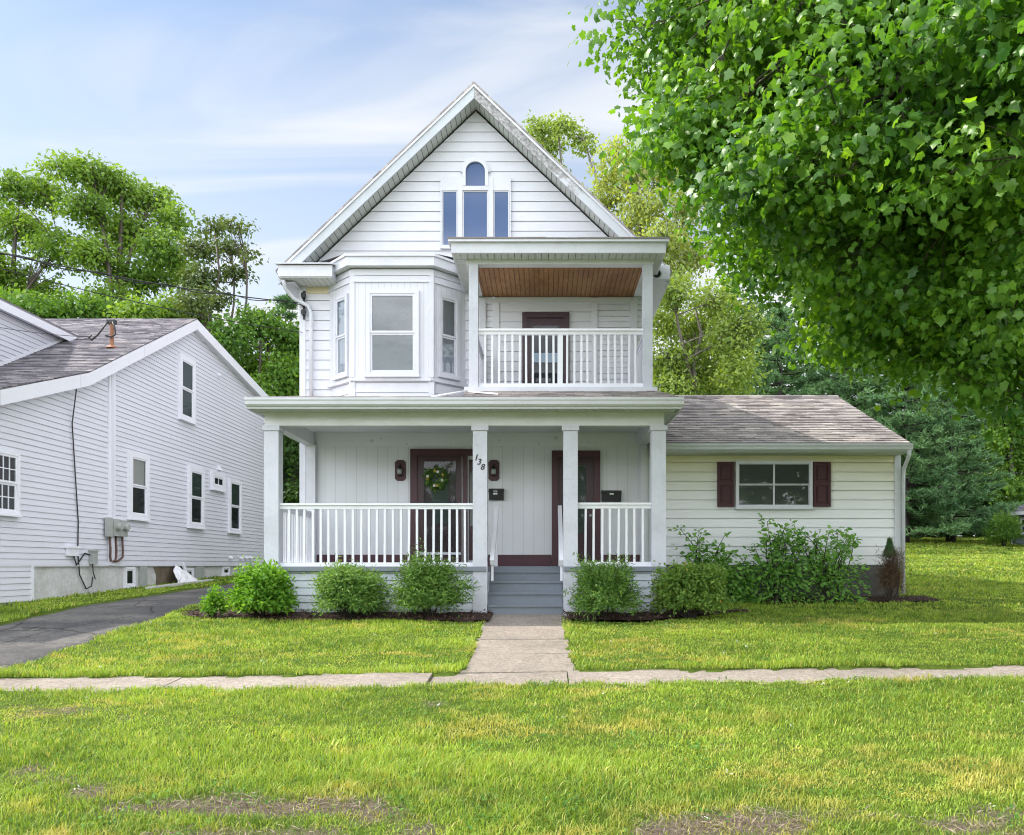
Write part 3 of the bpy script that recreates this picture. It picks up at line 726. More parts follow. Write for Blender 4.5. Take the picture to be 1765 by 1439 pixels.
for i in range(18): a = 13.56 + i * .12; mb.box(-4.70, -4.59, a, a + .112, 4.006, 4.02); mb.box(1.97, 2.16, a, a + .112, 4.006, 4.02)
mb.build('porch_soffit', 'soffit', house)
# skirt
for a, b in ((-4.36, -1.17), (.55, 1.76)): courses(MB(), FP, rect(a, b, .52, 1.395), .12, .014, 8, .52, -.06, gap=.011).build('porch_skirt', 'skirt', house)
MB().box(-4.64, -4.60, 13.6, 15.8, .5, 1.39).build('porch_skirt', 'skirt', house); MB().box(1.955, 1.99, 13.75, 15.8, .5, 1.39).build('porch_skirt', 'skirt', house)
# steps
mb = MB(); rs = [(13.56, .851), (13.81, 1.043), (14.06, 1.233), (14.31, 1.405)]
for i, (d, z) in enumerate(rs):
    mb.box(-.928, .308, d + .02, 14.56, .5 if i == 0 else rs[i - 1][1] - .03, z - .036); mb.box(-.930, .310, d - .01, 14.57, z - .035, z)
mb.box(-.926, .306, 14.53, 14.549, 1.37, 1.40)
mb.build('steps', 'greyp', house)
MB().box(-1.0, -.935, DF + .24, 14.6, .5, 1.39).build('step_cheek', 'skirt', house); MB().box(.315, .36, DF + .24, 14.6, .5, 1.39).build('step_cheek', 'skirt', house)
for x in (-.862, .285):
    a = Vector((x, 13.62, 1.50)); b = Vector((x * .99, 14.95, 2.50)); d = (b - a).normalized(); up = Vector((0, -d.z, d.y))
    q = [a + Vector((sx * .035, 0, 0)) + up * h for sx in (-1, 1) for h in (0, .10)]
    w = [b + Vector((sx * .035, 0, 0)) + up * h for sx in (-1, 1) for h in (0, .10)]
    m = MB().hexa([q[0], q[2], w[2], w[0], q[1], q[3], w[3], w[1]])
    m.box(x - .02, x + .02, 13.68, 13.72, 1.24, 1.52) 
    m.box(x - .03, x + .03, 14.7, 14.76, 1.48, 2.33); m.build('handrail', 'rail', house)

def railing(fr, u0, u1, zt_, zb, sp, name, skip=(), wide=None, th=.036):
    rng = random.Random(int(u0 * 100))
    m = MB().fbox(fr, u0, u1, zt_ - .095, zt_ - .034, -.04, .02).fbox(fr, u0, u1, zt_ - .034, zt_, -.07, .05)
    r = m.build(name, 'rail', house); MB().fbox(fr, u0, u1, zb, zb + .085, -.05, .02).build('bottom_rail', 'rail', r)
    n = int(round((u1 - u0) / sp))
    for i in range(1, n):
        u = u0 + (u1 - u0) * i / n + rng.uniform(-.006, .006); w = th / 2
        if wide is not None and abs(i - wide) < .1: w = th * 1.25
        t = rng.uniform(-.008, .008)
        b = MB().hexa([fr.at(u - w, zb + .085, .012), fr.at(u + w, zb + .085, .012), fr.at(u + w, zb + .085, -.022), fr.at(u - w, zb + .085, -.022),
                   fr.at(u + t - w, zt_ - .095, .012), fr.at(u + t + w, zt_ - .095, .012), fr.at(u + t + w, zt_ - .095, -.022), fr.at(u + t - w, zt_ - .095, -.022)])
        b.build('baluster', 'rail', r)
    return r
fpr = front(DF + .11)
railing(fpr, -4.355, -1.17, 2.52, 1.46, .131, 'porch_railing')
railing(fpr, .55, 1.76, 2.53, 1.47, .131, 'porch_railing')
fls = Fr((-4.47, 0, 0), (0, 1, 0), (1, 0, 0)); railing(fls, DF + .24, DW - .13, 2.52, 1.47, .131, 'porch_railing')
# --- balcony
BF = 14.05
MB().box(-1.36, 1.92, 13.97, DW, 4.45, 4.525).build('balcony_floor', 'trim', house)
for a, b in ((-1.286, -1.13), (1.685, 1.85)):
    MB().box(a, b, BF, BF + .16, 4.526, 6.635).build('balcony_post', 'post', house)
MB().box(-1.34, 1.87, BF + .01, BF + .17, 6.636, 6.80).box(-1.34, -1.18, BF + .171, DW - .07, 6.636, 6.80).box(1.71, 1.87, BF + .171, DW - .07, 6.636, 6.80).build('balcony_beam', 'beam', house)
MB().box(-1.18, 1.71, BF + .171, DW - .005, 6.642, 6.66).build('balcony_ceiling', 'woodceil', house)
MB().box(-1.55, 2.03, 13.75, 13.79, 6.715, 6.90).box(-1.55, -1.52, 13.791, DW, 6.715, 6.90).box(2.0, 2.03, 13.791, DW, 6.715, 6.90).build('balcony_fascia', 'trim', house)
MB().box(-1.60, 2.08, 13.69, 13.75, 6.885, 6.925).box(-1.60, -1.552, 13.751, DW, 6.885, 6.925).box(2.032, 2.08, 13.751, DW, 6.885, 6.925).build('balcony_drip_edge', 'trim', house)
mb = MB()
for i in range(31): a = -1.52 + i * .114; mb.box(a, a + .105, 13.792, 14.06, 6.72, 6.735)
for i in range(15): a = 14.07 + i * .114; mb.box(-1.519, -1.342, a, a + .105, 6.72, 6.735); mb.box(1.872, 1.999, a, a + .105, 6.72, 6.735)
mb.build('balcony_soffit', 'soffit', house)
mb = MB(); roof_courses(mb, (-1.61, 13.68, 6.928), (2.09, 13.68, 6.928), (-1.61, 15.8, 7.10), (2.09, 15.8, 7.10), seed=9); mb.build('balcony_roof', 'shingle', house)
fbr = front(BF + .08)
railing(fbr, -1.13, 1.685, 5.545, 4.528, .119, 'balcony_railing', wide=12)
fbl = Fr((-1.21, 0, 0), (0, 1, 0), (1, 0, 0)); railing(fbl, BF + .16, DW - .08, 5.545, 4.528, .125, 'balcony_railing')
fbl = Fr((1.77, 0, 0), (0, 1, 0), (-1, 0, 0)); railing(fbl, BF + .16, DW - .08, 5.545, 4.528, .125, 'balcony_railing')
# --- doors
def burgframe(u0, u1, v0, v1, w, n=.07):
    m = MB().fbox(FH, u0, u0 + w, v0, v1, 0, n).fbox(FH, u1 - w, u1, v0, v1, 0, n).fbox(FH, u0 + w, u1 - w, v1 - w, v1, 0, n - .003)
    m.fbox(FH, u0 + w, u0 + w + .03, v0, v1 - w, 0, n - .03).fbox(FH, u1 - w - .03, u1 - w, v0, v1 - w, 0, n - .03); return m
fd = burgframe(-2.56, -1.15, 1.48, 3.72, .13).fbox(FH, -1.555, -1.47, 1.48, 3.587, 0, .062).build('front_door', 'burg', house)
mb = MB()
x0, x1, z0, z1 = -2.40, -1.585, 1.50, 3.585
mb.fbox(FH, x0, x0 + .10, z0, z1, .03, .055).fbox(FH, x1 - .10, x1, z0, z1, .03, .055).fbox(FH, x0 + .1, x1 - .1, z1 - .10, z1, .03, .053).fbox(FH, x0 + .1, x1 - .1, z0, z0 + .17, .03, .053)
mb.build('storm_door', 'burgdark', fd)
MB().face([FH.at(x0 + .1, z0 + .17, .045), FH.at(x1 - .1, z0 + .17, .045), FH.at(x1 - .1, z1 - .1, .045), FH.at(x0 + .1, z1 - .1, .045)]).build('pane', 'glassdoor', fd)
mb = MB().fbox(FH, x0 + .1, x1 - .1, z0, z1, .006, .012)
mb.fbox(FH, x0 + .12, x0 + .22, z0 + .2, z1 - .12, .0125, .018).fbox(FH, x1 - .22, x1 - .12, z0 + .2, z1 - .12, .0125, .018).fbox(FH, x0 + .23, x1 - .23, 1.75, 2.2, .0125, .018).build('inner_door', 'burgdark', fd)
MB().fbox(FH, x0 + .26, x1 - .26, 2.3, 3.3, .0125, .016).build('door_light', 'greenroom', fd)
MB().fbox(FH, x0 + .02, x1 - .01, 1.70, 1.745, .056, .066).build('door_sweep', 'trim', fd)
MB().fbox(FH, x1 - .08, x1 - .04, 2.45, 2.62, .056, .075).tube([FH.at(x1 - .06, 2.52, .07), FH.at(x1 - .06, 2.52, .11), FH.at(x1 - .13, 2.52, .115)], .012, 6).build('handle', 'black', fd)
MB().fbox(FH, -1.44, -1.28, 1.6, 3.52, .006, .03).build('sidelight', 'burgdark', fd)
sl = [FH.at(-1.42, 2.25, .035), FH.at(-1.30, 2.25, .035)] + [FH.at(-1.36 + .06 * math.cos(t), 3.18 + .12 * math.sin(t), .035) for t in ang]
MB().face(sl).build('sidelight_pane', 'blind', fd)
sd = burgframe(.145, 1.07, 1.48, 3.69, .12).build('side_door', 'burg', house)
x0, x1, z0, z1 = .28, .935, 1.50, 3.568
mb = MB().fbox(FH, x0, x0 + .16, z0, z1, .02, .045).fbox(FH, x1 - .14, x1, z0, z1, .02, .045).fbox(FH, x0 + .16, x1 - .14, z1 - .16, z1, .02, .043).fbox(FH, x0 + .16, x1 - .14, z0, 2.12, .02, .043)
mb.fbox(FH, x0 + .2, x0 + .30, 1.65, 2.0, .044, .052).fbox(FH, x0 + .34, x1 - .18, 1.65, 2.0, .044, .052).build('door_slab', 'burgdark', sd)
MB().face([FH.at(x0 + .16, 2.12, .035), FH.at(x1 - .14, 2.12, .035), FH.at(x1 - .14, z1 - .16, .035), FH.at(x0 + .16, z1 - .16, .035)]).build('pane', 'glassdoor', sd)
MB().fbox(FH, x0 + .16, x1 - .14, 2.12, z1 - .16, .006, .012).build('door_light', 'greenroom', sd)
MB().tube([FH.at(x1 - .05, 2.45, .045), FH.at(x1 - .05, 2.45, .10)], .025, 8).build('handle', 'greymetal', sd)
MB().fbox(FH, x0, x1, 1.482, 1.50, .0, .08).build('threshold', 'greymetal', sd)
bd = burgframe(-.42, .48, 4.53, 6.33, .10).build('balcony_door', 'burgdark', house)
MB().fbox(FH, -.295, .355, 4.53, 6.228, .008, .03).build('door_slab', 'burgdark', bd)
MB().face([FH.at(-.21, 5.0, .04), FH.at(.27, 5.0, .04), FH.at(.27, 6.08, .04), FH.at(-.21, 6.08, .04)]).build('pane', 'glassdoor', bd)
MB().fbox(FH, -.21, .27, 5.0, 6.08, .031, .035).build('door_light', 'darkroom', bd)
MB().fbox(FH, -.20, .26, 5.38, 5.56, .0355, .038).build('door_shade', 'paleblue', bd)

# --- house number on the second post
for ch, px, py in (('1', 820, 788), ('3', 825.3, 795.5), ('8', 831, 804.5)):
    c = bpy.data.curves.new('numeral', 'FONT'); c.body = ch; c.size = .135; c.shear = .28; c.extrude = .004; c.offset = .0016; c.align_x = 'CENTER'
    t = bpy.data.objects.new('tmp', c); COL.objects.link(t)
    bpy.context.view_layer.update()
    me = bpy.data.meshes.new_from_object(t.evaluated_get(bpy.context.evaluated_depsgraph_get())); bpy.data.objects.remove(t)
    o = bpy.data.objects.new('numeral', me); COL.objects.link(o); me.materials.clear(); me.materials.append(M['black'])
    w = W(px, py, DF - .006); o.location = (w.x, w.y, w.z - .047); o.rotation_euler = (math.pi / 2, 0, 0)
    o.parent = posts[1]; o['label'] = 'house number ' + ch

# --- side wing
mb = MB(); courses(mb, FH, rect(HR, 6.72, 1.5, 3.70), .178, .018, 12, 1.5, gap=.010); 
mb.face([(6.81, 15.82, .5), (6.81, 23, .5), (6.81, 23, 3.7), (6.81, 19.2, 5.3), (6.81, 15.82, 3.7)]); mb.face([(HR, 22.9, .5), (6.8, 22.9, .5), (6.8, 22.9, 3.7), (HR, 22.9, 3.7)])
mb.build('wing_wall', 'wing', house)
MB().fbox(FH, 6.71, 6.825, 1.45, 3.70, -.08, .035).build('corner_board', 'trim', house)
MB().box(HR - .1, 6.80, 15.81, 22.8, .3, 1.499).build('foundation', 'found', house)
mb = MB(); roof_courses(mb, (HR, 15.38, 3.775), (6.84, 15.38, 3.775), (HR, 19.2, 5.42), (6.84, 19.2, 5.42), .145, .014, 22)
mb.face([(HR, 19.2, 5.42), (6.84, 19.2, 5.42), (6.84, 23.0, 3.775), (HR, 23.0, 3.775)])
mb.build('wing_roof', 'shingle', house)
MB().tube([(HR, 19.2, 5.43), (6.85, 19.2, 5.43)], .035, 6).build('ridge_cap', 'shingle', house)
prof = [(15.37, 3.63), (15.32, 3.625), (15.28, 3.65), (15.275, 3.70), (15.26, 3.72), (15.258, 3.755), (15.27, 3.755), (15.37, 3.752)]
MB().prism([(2.1, y, z) for y, z in prof], (4.74, 0, 0)).build('gutter', 'trim', house)
MB().box(HR, 6.82, 15.372, 15.40, 3.61, 3.765).prism([(6.82, 15.38, 3.60), (6.82, 19.2, 5.24), (6.82, 19.2, 5.41), (6.82, 15.38, 3.765)], (.025, 0, 0)).build('wing_fascia', 'trim', house)
MB().box(HR, 6.80, 15.40, 15.80, 3.60, 3.612).build('wing_soffit', 'soffit', house)
MB().tube([(6.79, 15.31, 3.64), (6.79, 15.33, 3.54), (6.83, 15.55, 3.42), (6.86, 15.72, 3.34), (6.865, 15.75, 3.2), (6.865, 15.75, .95)], .036, 8).build('downspout', 'trim', house, True)
window(house, FH, 3.66, 5.12, 2.60, 3.49, .05, .088, behind='blind', name='wing_window', cols=2, sash=.015)
for a, b in ((3.31, 3.635), (5.145, 5.475)):
    m = MB().fbox(FH, a, a + .05, 2.615, 3.475, .02, .065).fbox(FH, b - .05, b, 2.615, 3.475, .02, .065)
    for c, d in ((2.615, 2.67), (3.02, 3.10), (3.42, 3.475)): m.fbox(FH, a + .05, b - .05, c, d, .02, .064)
    m.fbox(FH, a + .05, b - .05, 2.67, 3.42, .02, .040)
    m.fbox(FH, a + .085, b - .085, 2.71, 2.98, .04, .055).fbox(FH, a + .085, b - .085, 3.14, 3.38, .04, .055); m.build('shutter', 'burg', house)

# --- things on the house
for px, what in ((690.5, 'left of the glazed front door'), (851.5, 'right of the front door beside the numbered post')):
    x = XX(px, DW); z = ZZ(811, DW)
    t = thing('wall_lantern', 'black wall lantern on burgundy plaque ' + what, 'wall lamp', (x, DW - .005, z), 'lanterns on the porch wall')
    a, b, c = .105, .20, .045
    poly = [(-a + c, -b), (a - c, -b), (a, -b + c), (a, b - c), (a - c, b), (-a + c, b), (-a, b - c), (-a, -b + c)]
    MB().prism([FH.at(x + p[0], z + p[1], .006) for p in poly], (0, -.022, 0)).build('plaque', 'burg', t)
    MB().tube([FH.at(x, z + .10, .03), FH.at(x, z + .12, .08), FH.at(x, z + .09, .105)], .012, 6).tube([FH.at(x, z + .085, .105), FH.at(x, z + .06, .105), FH.at(x, z + .02, .105)], [.012, .035, .062], 10).tube([FH.at(x, z - .10, .105), FH.at(x, z - .085, .105)], .052, 10).build('lamp_body', 'black', t)
    MB().tube([FH.at(x, z - .085, .105), FH.at(x, z + .02, .105)], [.042, .05], 10).build('lamp_glass', 'glassbulb', t, True)
for px, py, w, what, n in ((856, 853, .28, 'under the right lantern, with two white labels', 2), (1053.5, 856, .37, 'right of the second door behind the short railing', 1)):
    x = XX(px, DW); z = ZZ(py, DW)
    t = thing('mailbox', 'black wall mailbox ' + what, 'mailbox', (x, DW - .005, z - .1), 'mailboxes on the porch wall')
    h = .10
    MB().prism([FH.at(x - w / 2, z - h, .006), FH.at(x - w / 2, z - h, .09), FH.at(x - w / 2, z + h * .6, .10), FH.at(x - w / 2, z + h, .02), FH.at(x - w / 2, z + h, .006)], (w, 0, 0)).build('box', 'blackmail', t)
    MB().prism([FH.at(x - w / 2 - .008, z + h * .55, .11), FH.at(x - w / 2 - .008, z + h + .012, .02), FH.at(x - w / 2 - .008, z + h + .02, .02), FH.at(x - w / 2 - .008, z + h * .6, .118)], (w + .016, 0, 0)).build('lid', 'blackmail', t)
    if n == 2:
        for k in (.02, .065): MB().fbox(FH, x - .06, x + .02, z + k - .02, z + k + .008, .104, .107).build('paper_label', 'label', t)
    else: MB().fbox(FH, x - .04, x + .04, z + .03, z + .06, .112, .115).build('paper_label', 'label', t)
# wreath
wc = W(752, 824, DW - .08); rg = np.random.default_rng(5)
t = thing('wreath', 'round green wreath with yellow and white flowers on the glass front door', 'wreath', wc)
n = 420; a = rg.uniform(0, 2 * math.pi, n); rr = .14 + rg.normal(size=n) * .045
P = np.stack([wc.x + rr * np.cos(a), wc.y + rg.uniform(-.05, .01, n), wc.z + rr * np.sin(a)], 1)
out = np.stack([np.cos(a + .8), -.5 + 0 * a, np.sin(a + .8)], 1)
leaves('ring', P, np.stack([0 * a, -1 + 0 * a, 0 * a], 1) + rg.normal(size=(n, 3)) * .5, out + rg.normal(size=(n, 3)) * .4, rg.uniform(.05, .1, n), rg.random(n), 'bushy', LANCE, t)
for i in range(8):
    q = i * .785 + .35 + .25 * math.sin(i * 2.7); yel = i % 2 == 0
    c = wc + Vector(((.14 + .03 * math.sin(i * 5)) * math.cos(q), -.06, (.14 + .03 * math.cos(i * 4)) * math.sin(q)))
    m = MB()
    for k in range(7): w = 2 * math.pi * k / 7; m.sphere(c + Vector((.017 * math.cos(w), 0, .017 * math.sin(w))), .012, 1, .5, 1, 6, 4)
    m.sphere(c + Vector((0, -.008, 0)), .011, 1, .6, 1, 6, 4); m.build('flower', 'yellowfl' if yel else 'whitefl', t)
# small bracket set on the left corner for the service wires
t = thing('insulator_rack', 'dark insulator rack on the upper left corner board holding the service wires', 'insulator', W(527, 520, DW - .05))
MB().box(-4.61, -4.57, DW - .06, DW - .03, 6.20, 6.74).build('bracket', 'black', t)
for z in (6.64, 6.48, 6.32): MB().tube([(-4.59, DW - .06, z - .04), (-4.59, DW - .10, z - .02), (-4.59, DW - .10, z + .02), (-4.59, DW - .06, z + .04)], [.03, .05, .05, .03], 8).build('spool', 'black', t)
# floodlight at the right eave
c = W(1134, 470, 14.9)
t = thing('floodlight', 'white security floodlight under the balcony roof at the right corner', 'floodlight', c)
MB().tube([c + Vector((-.09, .0, .16)), c + Vector((-.05, -.02, .05)), c + Vector((0, -.02, 0))], .018, 8).build('bracket', 'trim', t)
MB().tube([c + Vector((.02, .07, .05)), c + Vector((0, -.02, 0)), c + Vector((-.03, -.10, -.05))], [.05, .075, .085], 12).build('lamp_head', 'trim', t, True)
MB().tube([c + Vector((-.031, -.103, -.052)), c + Vector((-.033, -.109, -.055))], .07, 12).build('lens', 'black', t)

# ================================================================== NEIGHBOUR
NX = -9.7; FN = Fr((NX, 0, 0), (0, 1, 0), (1, 0, 0))
nh = thing('neighbour_house', 'long white vinyl sided house along the driveway with grey shingle roof', 'house', (-14, 21, .9))
def zr(D):                                           # top of the neighbour's roof
    if D < 17.27: return 5.55 - .34 * (17.27 - D)
    if D < 22.6: return 5.55 + .507 * (D - 17.27)
    return 8.25 - .155 * (D - 22.6)
mb = MB(); q = .24
courses(mb, FN, [(12, 1.5), (17.27, 1.5), (17.27, zr(17.27) - q), (12, zr(12) - q)], .113, .013, 31, 1.5)
courses(mb, FN, [(17.27, 1.5), (28.6, 1.5), (28.6, zr(28.6) - q), (22.6, zr(22.6) - q), (17.27, zr(17.27) - q)], .113, .013, 32, 1.5)
courses(mb, FN, rect(12, 15.55, .82, 1.498), .113, .013, 33, .82)
mb.face([(NX - .02, 12, .4), (-20, 12, .4), (-20, 12, 3.5), (NX - .02, 12, 3.5)]); mb.face([(NX - .02, 28.6, .4), (-20, 28.6, .4), (-20, 28.6, 7.1), (NX - .02, 28.6, 7.1)])
mb.build('wall', 'nvinyl', nh)
mb = MB(); mb.box(-20, NX - .035, 12.1, 28.5, .2, 1.49); mb.build('foundation', 'nfound', nh)
MB().fbox(FN, 15.55, 15.62, .6, 1.48, -.05, .03).build('corner_board', 'ntrim', nh)
MB().fbox(FN, 12, 28.6, 1.475, 1.497, -.03, .022).build('starter_strip', 'ntrim', nh)
MB().fbox(FN, 18.30, 18.56, 1.5, zr(18.4) - .25, .0, .045).build('corner_board', 'ntrim', nh)
MB().fbox(FN, 18.38, 18.48, 1.55, zr(18.4) - .25, .045, .06).build('corner_seam', 'nvinyl', nh)
MB().fbox(FN, 28.5, 28.62, 1.5, zr(28.6) - .25, -.03, .03).build('corner_board', 'ntrim', nh)
mb = MB(); XO = -9.52
Ds = [11.6, 17.27, 22.6, 29.2]
for i in range(3):
    a, b = Ds[i], Ds[i + 1]
    if i < 2: roof_courses(mb, (-20, a, zr(a)), (XO, a, zr(a)), (-20, b, zr(b)), (XO, b, zr(b)), .145, .014, 40 + i)
    else: mb.face([(-20, a, zr(a)), (XO, a, zr(a)), (XO, b, zr(b)), (-20, b, zr(b))])
mb.build('roof', 'nshingle', nh)
for i in range(3):
    a, b = Ds[i], Ds[i + 1]; za = zr(a) - .015; zb = zr(b) - .015
    MB().prism([(XO - .03, a, za), (XO - .03, b, zb), (XO - .03, b, zb - .27), (XO - .03, a, za - .27)], (.04, 0, 0)).build('rake_board', 'ntrim', nh)
    MB().face([(XO - .03, a, za - .24), (XO - .03, b, zb - .24), (NX, b, zb - .24), (NX, a, za - .24)]).build('soffit', 'ntrim', nh)
mb = MB()
for a, b in ((14.4, 14.41), (19.6, 19.61), (16.9, 16.91), (24.8, 24.81)): mb.prism([(XO + .0125, a, zr(a) - .02), (XO + .0125, b, zr(b) - .02), (XO + .0125, b, zr(b) - .28), (XO + .0125, a, zr(a) - .28)], (.003, 0, 0))
mb.build('rake_joint', 'nvinyl', nh)
# shed dormer
FD = Fr((-11.7, 0, 0), (0, 1, 0), (1, 0, 0))
mb = MB(); courses(mb, FD, [(15.2, 5.0), (17.27, 5.5), (20.1, 6.95), (15.2, 6.95)], .113, .013, 51, 5.0); mb.build('dormer_wall', 'nvinyl', nh)
MB().box(-18, -11.52, 14.9, 20.35, 7.10, 7.17).build('dormer_roof', 'nshingle', nh)
MB().box(-11.53, -11.50, 14.9, 20.35, 6.93, 7.105).box(-11.70, -11.53, 15, 20.3, 6.97, 6.99).build('dormer_fascia', 'ntrim', nh)
MB().prism([(-11.69, 17.27, 5.56), (-11.69, 20.1, 7.0), (-11.69, 20.1, 7.07), (-11.69, 17.27, 5.63)], (.03, 0, 0)).build('dormer_flashing', 'ntrim', nh)
def nwin(p0, p1, ytop, ybot, **k):
    D0 = 13774 / (938 - p0); D1 = 13774 / (938 - p1)
    return window(nh, FN, D0, D1, ZZ(ybot, D0), ZZ(ytop, D0), **k)
kw = dict(trim='ntrim', sash=.04, sill=True, glassm='glassdoor')
nwin(306, 333, 608, 720, casing=.13, behind='greenroom', lower='greenroom', **kw)
nwin(218, 253, 775, 893, casing=.14, behind='shade', lower='darkroom', **kw)
nwin(322, 349, 801, 908, casing=.14, behind='greenroom', lower='darkroom', **kw)
nwin(392, 413, 823, 917, casing=.12, behind='greenroom', lower='darkroom', **kw)
nwin(361.5, 385, 810, 842, casing=.16, behind='darkroom', rail=False, grid=(2, 1), **kw)
nwin(-18, 28, 771, 884, casing=.07, behind='darkroom', grid=(3, 2), **kw)
for p0, p1, zt_, w_ in ((215, 232, 1.455, .055), (318, 333, 1.42, .06), (384, 395, 1.455, .05)):
    D0 = 13774 / (938 - p0); D1 = 13774 / (938 - p1); zb = float(gz(NX, D0)) + .08
    FB = Fr((NX - .035, 0, 0), (0, 1, 0), (1, 0, 0))
    window(nh, FB, D0, D1, zb, zt_, casing=w_, proud=.06, rail=False, trim='ntrim', glassm='glassdoor', name='basement_window')
MB().prism([FN.at(u, v, -.034) for u, v in ((20.62, .85), (22.4, .9), (22.5, 1.2), (22.1, 1.46), (20.5, 1.46), (20.66, 1.25))], (.008, 0, 0)).build('exposed_foundation', 'brownfound', nh)
MB().fbox(FN, 19.75, 20.05, .7, 1.465, -.034, .05).build('window_well', 'greymetal', nh)
MB().fbox(FN, 22.95, 23.4, .8, 1.465, -.034, .05).build('window_well', 'greymetal', nh)
# small vents on the siding
for px, py in ((376, 806),): 
    D0 = 13774 / (938 - px); z = ZZ(py, D0); MB().prism([FN.at(D0 - .12, z - .08, 0), FN.at(D0 - .12, z - .08, .10), FN.at(D0 - .12, z + .08, 0)], (0, .22, 0)).build('vent_hood', 'ntrim', nh)
for px, py in ((375, 646), (395, 961), (413, 962), (422, 961), (430, 961)):
    D0 = 13774 / (938 - px); z = ZZ(py, D0); m = MB().tube([FN.at(D0, z, 0), FN.at(D0, z, .05), FN.at(D0, z - .03, .12)], [.05, .05, .04], 10); m.build('vent_pipe', 'ntrim', nh)

# things on and beside the neighbour
t = thing('electric_meter', 'twin grey electric meter box with round glass meters on the neighbour wall', 'electric meter', (NX, 18.4, .9))
MB().fbox(FN, 18.10, 18.30, 2.13, 2.55, .046, .12).build('meter_box', 'greymetal', t); MB().fbox(FN, 18.32, 18.60, 2.15, 2.53, .046, .14).build('meter_box', 'greymetal', t); MB().fbox(FN, 18.62, 18.92, 2.15, 2.52, .012, .14).build('meter_box', 'greymetal', t)
for u in (18.46, 18.77): MB().tube([FN.at(u, 2.36, .14), FN.at(u, 2.36, .22), FN.at(u, 2.36, .24)], [.09, .09, .07], 14).build('meter', 'glassbulb', t)
for u, e in ((18.26, 18.36), (18.52, 18.44), (18.8, 18.5)):
    MB().tube([FN.at(u, 2.16, .07), FN.at(u + .03, 1.85, .07), FN.at(u + .02, 1.68, .07), FN.at((u + e) / 2, 1.6, .07), FN.at(e - .05, 1.58, .06)], .024, 8).build('conduit', 'conduit', t, True)
t = thing('utility_box', 'pale grey rounded utility box with a cable loop low on the neighbour wall', 'utility box', (NX, 16.85, 1.6))
MB().fbox(FN, 16.68, 17.02, 1.69, 1.87, .01, .09).fbox(FN, 16.66, 17.04, 1.84, 1.89, .01, .11).build('cover', 'ntrim', t)
t = thing('junction_box', 'small dark grey junction box at the lower edge of the neighbour siding', 'utility box', (NX, 17.6, 1.5))
MB().fbox(FN, 17.52, 17.72, 1.52, 1.80, .01, .10).fbox(FN, 17.50, 17.74, 1.79, 1.82, .01, .12).build('cover', 'greymetal', t)
cb = MB().tube([FN.at(16.8, ZZ(664, 16.8), .17), FN.at(16.86, 4.4, .04), FN.at(16.98, 3.3, .04), FN.at(17.1, 2.4, .03), FN.at(17.08, 1.75, .03), FN.at(17.2, 1.3, -.0), FN.at(17.45, 1.0, .0), FN.at(17.62, 1.05, .02), FN.at(17.66, 1.25, .02)], .014, 6).tube([FN.at(16.9, 1.68, .05), FN.at(17.0, 1.5, .05), FN.at(17.15, 1.62, .05), FN.at(17.3, 1.75, .05), FN.at(17.5, 1.72, .05)], .016, 6).tube([FN.at(17.6, 1.53, .05), FN.at(17.68, 1.36, .02), FN.at(17.8, 1.2, .0)], .012, 6).build('service_cable', 'cable', None, True)
tag(cb, 'thin dark cable running down the neighbour wall to a loose loop', 'cable')
# mast on the roof
bx, by = -10.13, 19.3
t = thing('service_mast', 'rusty pipe mast with black cable loops on the neighbour roof', 'mast', (bx, by, zr(by)))
MB().tube([(bx, by, zr(by) - .1), (bx, by, zr(by) + .58)], .045, 10).tube([(bx, by, zr(by)), (bx, by, zr(by) + .07)], [.14, .06], 10).build('pipe', 'rust', t)
MB().box(bx - .10, bx + .10, by - .06, by + .05, zr(by) + .57, zr(by) + .66).tube([(bx - .06, by - .07, zr(by) + .6), (bx - .15, by - .1, zr(by) + .45), (bx - .28, by - .1, zr(by) + .28), (bx - .42, by - .1, zr(by) + .16), (bx - .48, by - .1, zr(by) + .22), (bx - .42, by - .1, zr(by) + .28)], .022, 6).tube([(bx + .06, by - .07, zr(by) + .6), (bx + .11, by - .08, zr(by) + .45), (bx + .13, by - .08, zr(by) + .3), (bx + .04, by - .1, zr(by) + .24), (bx - .1, by - .1, zr(by) + .27)], .022, 6).build('weatherhead', 'cable', t, True)
# plastic sheet, plank, kerb boards at the foundation
a = float(gz(NX + .3, 21.4))
mb = MB(); rg = random.Random(8); g = {}
for i in range(9):
    for j in range(7):
        u = -.55 + 1.1 * i / 8; v = j / 6; w = 1 - .75 * abs(u + .05) / .6 * v ** .6
        g[i, j] = (NX + .5 - .42 * v + rg.uniform(-.03, .03), 21.55 + u * 1.5 * (1 - .8 * v) + rg.uniform(-.03, .03), a - .04 + v * .55 * (1 - .25 * abs(u)) + rg.uniform(-.02, .02))
for i in range(8):
    for j in range(6): mb.face([g[i, j], g[i + 1, j], g[i + 1, j + 1], g[i, j + 1]])
o = mb.build('plastic_sheet', 'sheet', None, False); tag(o, 'crumpled white plastic sheet leaning on the neighbour foundation', 'plastic sheet')
o = MB().hexa([(NX + .12, 22.1, a - .02), (NX + .16, 22.1, a - .02), (NX + .16, 22.25, a - .02), (NX + .12, 22.25, a - .02), (NX + .0, 22.0, a + .58), (NX + .04, 22.0, a + .58), (NX + .04, 22.12, a + .58), (NX, 22.12, a + .58)]).build('plank', 'ntrim'); tag(o, 'short white plank leaning beside the basement window', 'plank')
